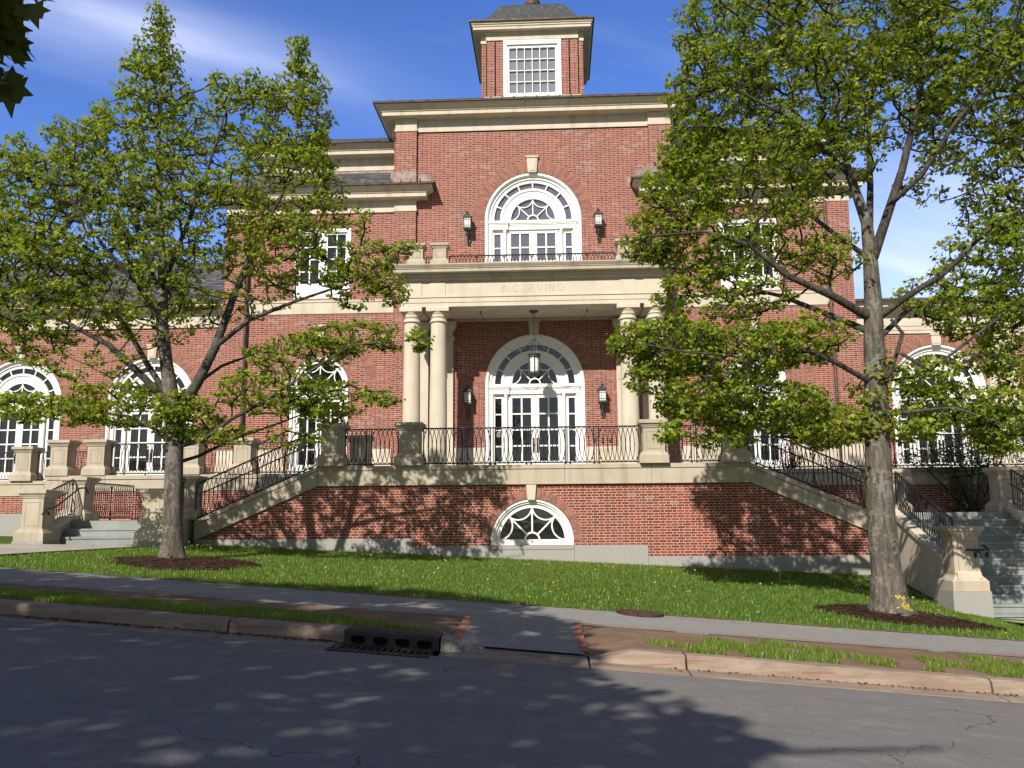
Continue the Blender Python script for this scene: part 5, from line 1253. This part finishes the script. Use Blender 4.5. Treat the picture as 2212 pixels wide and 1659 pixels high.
rng = np.random.default_rng(23)
Y2 = -6.2; b2 = at_y(1925, 1330, Y2); b2.z = gz(b2.x, Y2)-.02
E2 = [(1590, 60, 130, 110, 1.8, 1.2), (1850, 30, 180, 110, 2.6, 1.15), (2100, 40, 170, 120, 2.6, 1.2), (2290, 180, 130, 150, 2.2, .9), (1540, 210, 100, 90, 1.5, 1.3), (1740, 220, 140, 115, 2.4, 1.2), (1950, 190, 120, 100, 2.4, .95), (2120, 240, 130, 95, 2.2, 1.1),
      (1500, 330, 70, 60, 1.0, 1.5), (1470, 420, 90, 62, 1.0, 1.5), (1640, 380, 130, 85, 2.0, 1.15), (1800, 350, 100, 60, 1.8, .7), (2180, 410, 90, 85, 1.7, 1.0), (2020, 380, 60, 50, 1.2, .45), (2130, 560, 95, 70, 1.6, .95), (2240, 540, 80, 120, 1.6, .9),
      (1400, 520, 62, 46, .8, 1.6), (1530, 540, 110, 62, 1.4, 1.1), (1690, 520, 110, 56, 1.6, .75), (1800, 560, 70, 46, 1.2, .7), (1590, 640, 120, 50, 1.4, .8), (1460, 640, 50, 40, .8, .7),
      (1372, 745, 52, 40, .6, 1.8), (1470, 750, 100, 60, 1.1, 1.5), (1600, 770, 120, 60, 1.5, 1.4), (1730, 740, 95, 50, 1.3, 1.1), (1400, 820, 50, 30, .6, 1.4), (1510, 870, 90, 50, 1.0, 1.7), (1650, 880, 130, 54, 1.4, 1.7), (1780, 925, 100, 46, 1.1, 1.6), (1560, 950, 60, 24, .6, 1.0), (1455, 940, 36, 24, .4, 1.3),
      (2000, 640, 60, 40, 1.0, .6), (2110, 670, 100, 60, 1.3, 1.1), (2200, 750, 60, 90, 1.3, 1.2), (1990, 815, 70, 46, .9, .9), (2080, 880, 110, 46, 1.2, 1.5), (1960, 920, 80, 36, .8, 1.3), (2170, 930, 70, 50, 1.0, 1.6), (2120, 780, 50, 40, .8, .6), (1880, 850, 40, 36, .6, .9), (1900, 800, 30, 30, .5, .6)]
P2 = ell_points(E2, Y2, rng, 23.)
tr = lambda pts, d, r: limb(Y2, pts, d, r)
L2 = [([tuple(b2), tuple(at_y(1912, 1210, Y2)), tuple(at_y(1900, 1080, Y2)), tuple(at_y(1896, 960, Y2)), tuple(at_y(1893, 860, Y2)), tuple(at_y(1888, 740, Y2)), tuple(at_y(1886, 650, Y2)), tuple(at_y(1880, 560, Y2)), tuple(at_y(1872, 480, Y2)), tuple(at_y(1836, 380, Y2)), tuple(at_y(1812, 290, Y2)), tuple(at_y(1795, 160, Y2)), tuple(at_y(1790, -40, Y2))],
       [.285, .255, .24, .225, .21, .185, .16, .13, .105, .075, .058, .036, .014]),
      tr([(1878, 500), (1880, 400), (1876, 280), (1890, 140), (1895, -40)], [0, .3, .5, .6, .6], [.075, .062, .048, .034, .015]),
      tr([(1882, 570), (1915, 470), (1948, 370), (1972, 270), (2000, 140), (2040, -20)], [0, -.2, -.4, -.5, -.6, -.6], [.10, .088, .075, .06, .04, .018]),
      tr([(1925, 440), (1990, 380), (2060, 270), (2150, 160), (2260, 60)], [-.3, -.8, -1.1, -1.3, -1.3], [.05, .045, .036, .026, .01]),
      tr([(1836, 380), (1760, 300), (1680, 240), (1580, 190), (1490, 190)], [0, -.5, -.8, -1, -1], [.05, .042, .034, .022, .008]),
      tr([(1885, 690), (1800, 640), (1700, 595), (1620, 530), (1520, 500), (1400, 510)], [0, -.4, -.7, -.9, -1, -1], [.085, .07, .055, .04, .026, .008]),
      tr([(1885, 720), (1790, 680), (1690, 640), (1600, 620)], [0, .3, .6, .8], [.075, .06, .042, .02]),
      tr([(1880, 560), (1810, 510), (1730, 450), (1620, 380), (1500, 320)], [0, .5, .8, 1, 1], [.055, .045, .034, .022, .008]),
      tr([(1892, 690), (1960, 640), (2040, 590), (2130, 500), (2250, 420)], [0, -.4, -.6, -.8, -.8], [.07, .058, .045, .032, .012]),
      tr([(1890, 740), (1960, 670), (2050, 640), (2150, 655), (2240, 700)], [0, .5, .9, 1.1, 1.2], [.055, .045, .034, .024, .01]),
      tr([(1892, 850), (1925, 800), (1950, 720), (1925, 690)], [0, -.3, -.4, -.5], [.05, .042, .036, .03]),
      tr([(1940, 760), (2010, 800), (2100, 730), (2220, 640)], [-.4, -.7, -.9, -1], [.034, .03, .024, .01]),
      tr([(1890, 830), (1800, 780), (1700, 740), (1600, 770), (1480, 760), (1370, 740)], [0, -.5, -.8, -1, -1.1, -1], [.055, .046, .038, .028, .018, .006]),
      tr([(1888, 945), (1800, 930), (1700, 900), (1590, 870), (1490, 880)], [0, .3, .5, .6, .6], [.05, .042, .034, .022, .008]),
      tr([(1890, 900), (1960, 890), (2060, 880), (2180, 920)], [0, -.4, -.6, -.7], [.04, .034, .025, .01])]
t2 = tree('maple_tree', tuple(b2), 'big maple with a thick mottled trunk in front of the right sloping wall', L2, P2, 14, .088, rng, spread=.16)
# a yellow lichen patch low on the trunk, and a stub of a sawn limb
lm = MB(); rr = random.Random(3); ax = Vector(L2[0][0][1])-b2
for i in range(70):
    a = -PI/2+.32+rr.gauss(0, .24); z = .12+abs(rr.gauss(0, .11)); r = .29*(1.0+.78*math.exp(-z/.13))*.985+.012; o = ax*(z/ax.z); s_ = .012+.02*rr.random()
    c = Vector((b2.x+o.x+r*math.cos(a), b2.y+o.y+r*math.sin(a), b2.z+z)); u = Vector((-math.sin(a), math.cos(a), 0)); v = Vector((math.cos(a)*-.25, math.sin(a)*-.25, 1))
    n = 6; off = Vector((math.cos(a), math.sin(a), .2))*.012*rr.random()
    lm.add([tuple(c+off+(u*math.cos(2*PI*k/n)+v*math.sin(2*PI*k/n))*s_*(.7+.6*rr.random())) for k in range(n)], [tuple(range(n))])
lm.build('lichen', M['lichen'], t2)

# the street tree on the near side of the road: its shade covers the road, one spray hangs into the picture
rng = np.random.default_rng(5)
SH = [(-14, -26), (1.0, -21), (1.45, -17.0), (1.95, -16.1), (2.1, -15.55), (1.95, -15.0), (1.4, -14.35), (.95, -13.3), (1.1, -12.4), (.75, -11.3), (.95, -10.2), (.55, -9.0), (.35, -8.2), (-.6, -7.3), (-2.2, -7.0), (-4, -7.6), (-6, -8.0), (-9, -8.3), (-14, -8.6)]
HOLES = [(1.35, -13.55, .55, .42), (.35, -11.0, .3, .25), (-1.2, -9.1, .8, .25), (-3.2, -9.6, .7, .22), (-4.6, -10.4, .5, .3)]
def nfield(x, y): return math.sin(1.9*x+.7*y+1)*math.sin(1.3*y-.8*x)+.55*math.sin(3.7*x+1.1)*math.sin(4.1*y+2.0*x)+.4*math.sin(7.3*x-2.2*y)*math.sin(6.1*y)
P3 = []
while len(P3) < 6200:
    gx, gy = rng.uniform(-12, 2.7), rng.uniform(-24, -7)
    if not inpoly(gx, gy, SH): continue
    if any(((gx-hx)/rx)**2+((gy-hy)/ry)**2 < 1 for hx, hy, rx, ry in HOLES): continue
    if nfield(gx, gy) > .95: continue
    t = rng.uniform(8.6, 13.5); p = Vector((gx-.35*t, gy-t, z_road(gx, gy)+.78*t))
    if in_view(p, .10): continue
    P3.append(tuple(p))
SPR = []
while len(SPR) < 60:
    x, y = rng.uniform(-120, 46), rng.uniform(-160, 196)
    if x > 46-14*math.sin(y/31.)-max(0, (y-150)*.5): continue
    d = ray(x, y).normalized(); SPR.append(tuple(EYE+d*rng.uniform(3.35, 3.85)))
P3 = np.array(P3+SPR)
b3 = Vector((-8.0, -27.5, z_road(-8, -27.5)))
L3 = [([tuple(b3), (-7.9, -27.4, 1.5), (-7.6, -27.2, 3.0), (-7.2, -27, 5), (-6.8, -26.6, 8), (-6.4, -26, 10.5)], [.36, .32, .30, .24, .14, .03]),
      ([(-7.6, -27.2, 3.0), (-6, -25.6, 5.0), (-4.4, -23.8, 6.6), (-3, -22, 8)], [.2, .15, .09, .03]), ([(-7.4, -27.1, 4.0), (-5.2, -27.5, 6.4), (-3, -28, 7.6), (-1, -28, 8.2)], [.17, .12, .07, .03]),
      ([(-7.6, -27.2, 3.2), (-8.6, -24.6, 5.4), (-8.8, -22, 7.4)], [.18, .11, .03]), ([(-7.2, -27, 5), (-9.5, -28, 7), (-12, -28, 9)], [.14, .09, .03]),
      ([(-5.2, -24.7, 5.8), (-3.7, -22.2, 4.6), (-2.6, -20.6, 3.4), (-1.75, -19.7, 2.5)], [.07, .05, .03, .012])]
t3 = thing('maple_tree', tuple(b3), 'shade tree over the road whose dark leaves hang into the top left corner', 'tree')
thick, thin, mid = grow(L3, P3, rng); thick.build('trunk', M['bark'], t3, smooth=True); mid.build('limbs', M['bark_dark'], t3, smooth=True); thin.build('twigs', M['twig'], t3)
n0 = len(P3)-len(SPR)
SIMPLE = [(0, 0), (.42, .05), (.3, .3), (.46, .5), (.16, .62), (0, 1), (-.16, .62), (-.46, .5), (-.3, .3), (-.42, .05)]
def lv(P, n, size, spread, name, dr):
    LEAF_ = SIMPLE if name == 'crown' else LEAF
    Q = np.repeat(P, n, 0); dd = rng.normal(0, 1, Q.shape); dd /= np.linalg.norm(dd, axis=1)[:, None]
    Q = Q+dd*spread*rng.uniform(.1, 1, len(Q))[:, None]**.6
    V = leaves(Q, size, rng, dr, LEAF_)
    k = len(LEAF_); ctr = V.reshape(-1, k, 3).mean(1)
    if name == 'crown': keep = np.array([not in_view(c, .05) for c in ctr])
    else: keep = np.ones(len(ctr), bool)
    V = V.reshape(-1, k, 3)[keep].reshape(-1, 3)
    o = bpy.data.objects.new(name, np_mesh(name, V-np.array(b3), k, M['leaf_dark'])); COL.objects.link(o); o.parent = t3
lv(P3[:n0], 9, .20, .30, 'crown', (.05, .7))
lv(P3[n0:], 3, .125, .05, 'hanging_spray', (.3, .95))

# ------------------------------------------------------------------ shrubs
SHL = [(0, 0), (.22, .3), (.2, .7), (0, 1), (-.2, .7), (-.22, .3)]
def shrub(x, y, z0, lobes, label, n, size, mat='yew', seed=1):
    r = np.random.default_rng(seed); t = thing('shrub', (x, y, z0), label, 'shrub'); pts = []
    for lx, ly, lz, rx, ry, rz in lobes:
        k = int(n*rx*rz); d = r.normal(0, 1, (k, 3)); d /= np.linalg.norm(d, axis=1)[:, None]
        pts.append(np.array([x+lx, y+ly, z0+lz])+d*np.array([rx, ry, rz])*r.uniform(.35, 1.06, k)[:, None]**.5*(1+.18*np.sin(d[:, :1]*9+d[:, 2:]*7)))
    P = np.concatenate(pts); V = leaves(P, size, r, (-.6, .5), SHL)
    o = bpy.data.objects.new('foliage', np_mesh('foliage', V-np.array((x, y, z0)), len(SHL), M[mat])); COL.objects.link(o); o.parent = t
    s = MB()
    for i in range(9):
        a = 2*PI*i/9; l = lobes[i % len(lobes)]; s.tube([(x+.1*math.cos(a), y+.1*math.sin(a), z0), (x+l[0]*.5+.15*math.cos(a), y+l[1]*.5, z0+l[2]*.5), (x+l[0]+l[3]*.5*math.cos(a), y+l[1]+l[4]*.5*math.sin(a), z0+l[2]+.2)], [.03, .022, .008], 5)
    s.build('stems', M['twig'], t)
shrub(12.1, 2.55, .05, [(0, 0, .8, .75, .6, .9), (.3, .2, 1.8, .9, .7, .85), (-.5, .3, 1.5, .6, .5, .5), (1.2, .3, 2.2, .8, .6, .7), (-.9, .75, 1.55, .8, .4, .35)], 'tall dark shrub hanging over the right landing below the wing doors', 2600, .09, seed=4)
shrub(14.6, 3.0, .0, [(0, 0, 1.2, 1.0, .8, 1.3), (.2, .2, 2.4, .9, .7, .7)], 'dark shrub at the right edge behind the steps', 1800, .09, seed=5)
shrub(7.6, 4.3, 1.38, [(0, 0, .35, .3, .25, .36), (.35, 0, .25, .22, .2, .25)], 'small green potted shrub behind the right sloping railing', 2600, .07, 'leaf_dark', seed=6)

# ------------------------------------------------------------------ grass and dandelions
def blades(n, region, hgt, seed, wid=.0075):
    r = np.random.default_rng(seed); out = []
    P = region(r, n); k = len(P); a = r.uniform(0, 2*PI, k); h = hgt*r.uniform(.45, 1.35, k); l = r.uniform(.1, .9, k)*h
    d = np.stack([np.cos(a), np.sin(a)], 1); w_ = wid*r.uniform(.6, 1.4, k)
    V = np.empty((k, 3, 3)); V[:, 0, :2] = P[:, :2]-np.stack([-d[:, 1], d[:, 0]], 1)*w_[:, None]; V[:, 1, :2] = P[:, :2]+np.stack([-d[:, 1], d[:, 0]], 1)*w_[:, None]
    V[:, 0, 2] = V[:, 1, 2] = P[:, 2]-.005; V[:, 2, :2] = P[:, :2]+d*l[:, None]*.8; V[:, 2, 2] = P[:, 2]+h
    return V.reshape(-1, 3)
PATHS = [L0, R0]
def lawn_ok(x, y):
    if inbed(x, y) and (abs(nfield(x*3, y*3)) < 1.2): return False
    return not any(inpoly(x, y, q) for q in PATHS)
def lawn_region(r, n):
    x = r.uniform(-15, 11.5, n); y = r.uniform(-8.02, -.03, n); x = np.where(r.uniform(0, 1, n) < .08, r.uniform(-20, -15, n), x)
    return np.array([(a, b, gz(a, b)) for a, b in zip(x, y) if lawn_ok(a, b) and not (a > 8.75 and b > -3.7) and not (-12.3 < a < -8.7 and b > -1.7)])
V = blades(150000, lawn_region, .05, 1)
o = bpy.data.objects.new('grass', np_mesh('grass', V, 3, M['grass'])); COL.objects.link(o); tag(o, kind='stuff')
def lump(x, y): return .5*math.sin(2.1*x+1.3)+.5*math.sin(5.3*x+4*y)+.4*math.sin(9.7*x-3*y+.5)
def verge_region(r, n):
    out = []
    for a, b in zip(r.uniform(-13, 8, n), r.uniform(-12.1, -10.35, n)):
        t = (b+12.1)/1.75
        if a < -.75: ok = t < .60+.12*lump(a, b)-(.38*max(0, (a+2.6)/1.8) if a > -2.6 else 0) and (a < -1.85 or b > -12.0)
        elif a > 1.25: ok = lump(a, b) > -.55+1.1*abs(t-.32)*1.6+(.5 if a < 1.8 else 0)
        else: ok = False
        if ok: out.append((a, b, lerp(z_kerb(a)-.005, z_walk(a)-.02, (b-YK0)/(-10-YK0))))
    return np.array(out)
V = blades(60000, verge_region, .055, 2)
o = bpy.data.objects.new('grass', np_mesh('grass', V, 3, M['grass'])); COL.objects.link(o); tag(o, kind='stuff')
def dandelion(kind):
    t = thing('dandelion', (0, 0, 0), '', 'dandelion'); h = .17 if kind else .06
    s = MB(); s.tube([(0, 0, 0), (.006, .004, h*.5), (0, .01, h)], .0035, 4); s.build('stem', M['stem'], t)
    f = MB()
    if kind: f.lathe(0, .01, [(.004, h-.018), (.019, h-.01), (.024, h+.004), (.017, h+.02), (.004, h+.026)], 8)
    else: f.lathe(0, .01, [(.006, h-.01), (.022, h), (.02, h+.009), (.004, h+.014)], 9)
    f.build('seed_head' if kind else 'flower_head', M['seed' if kind else 'petal'], t); return t
rr = random.Random(12); protos = [dandelion(0), dandelion(1)]; used = [0, 0]; placed = 0
LBL = ['yellow dandelion flowering low in the lawn grass', 'pale dandelion seed head on a tall stem in the lawn']
while placed < 110:
    x, y = rr.uniform(-9.5, 9.0), rr.uniform(-7.8, -.25)
    if not lawn_ok(x, y) or (x > 8.5 and y > -3.9): continue
    k = 1 if (rr.random() < .70 and y > -6.5) else 0
    p = (x, y, gz(x, y)+UP*0)
    if used[k]: c = copy_tree(protos[k], p, LBL[k])
    else: c = protos[k]; c.location = p; c['label'] = LBL[k]; used[k] = 1
    c['group'] = ['yellow dandelions in the lawn', 'dandelion seed heads in the lawn'][k]
    c.rotation_euler = (rr.uniform(-.12, .12), rr.uniform(-.12, .12), rr.uniform(0, 6.28)); q = rr.uniform(.6, 1.0); c.scale = (q, q, q); placed += 1

# lift everything so that the road is near z = 0
for o in bpy.data.objects:
    if o.parent is None and o.type != 'LIGHT': o.location.z += UP
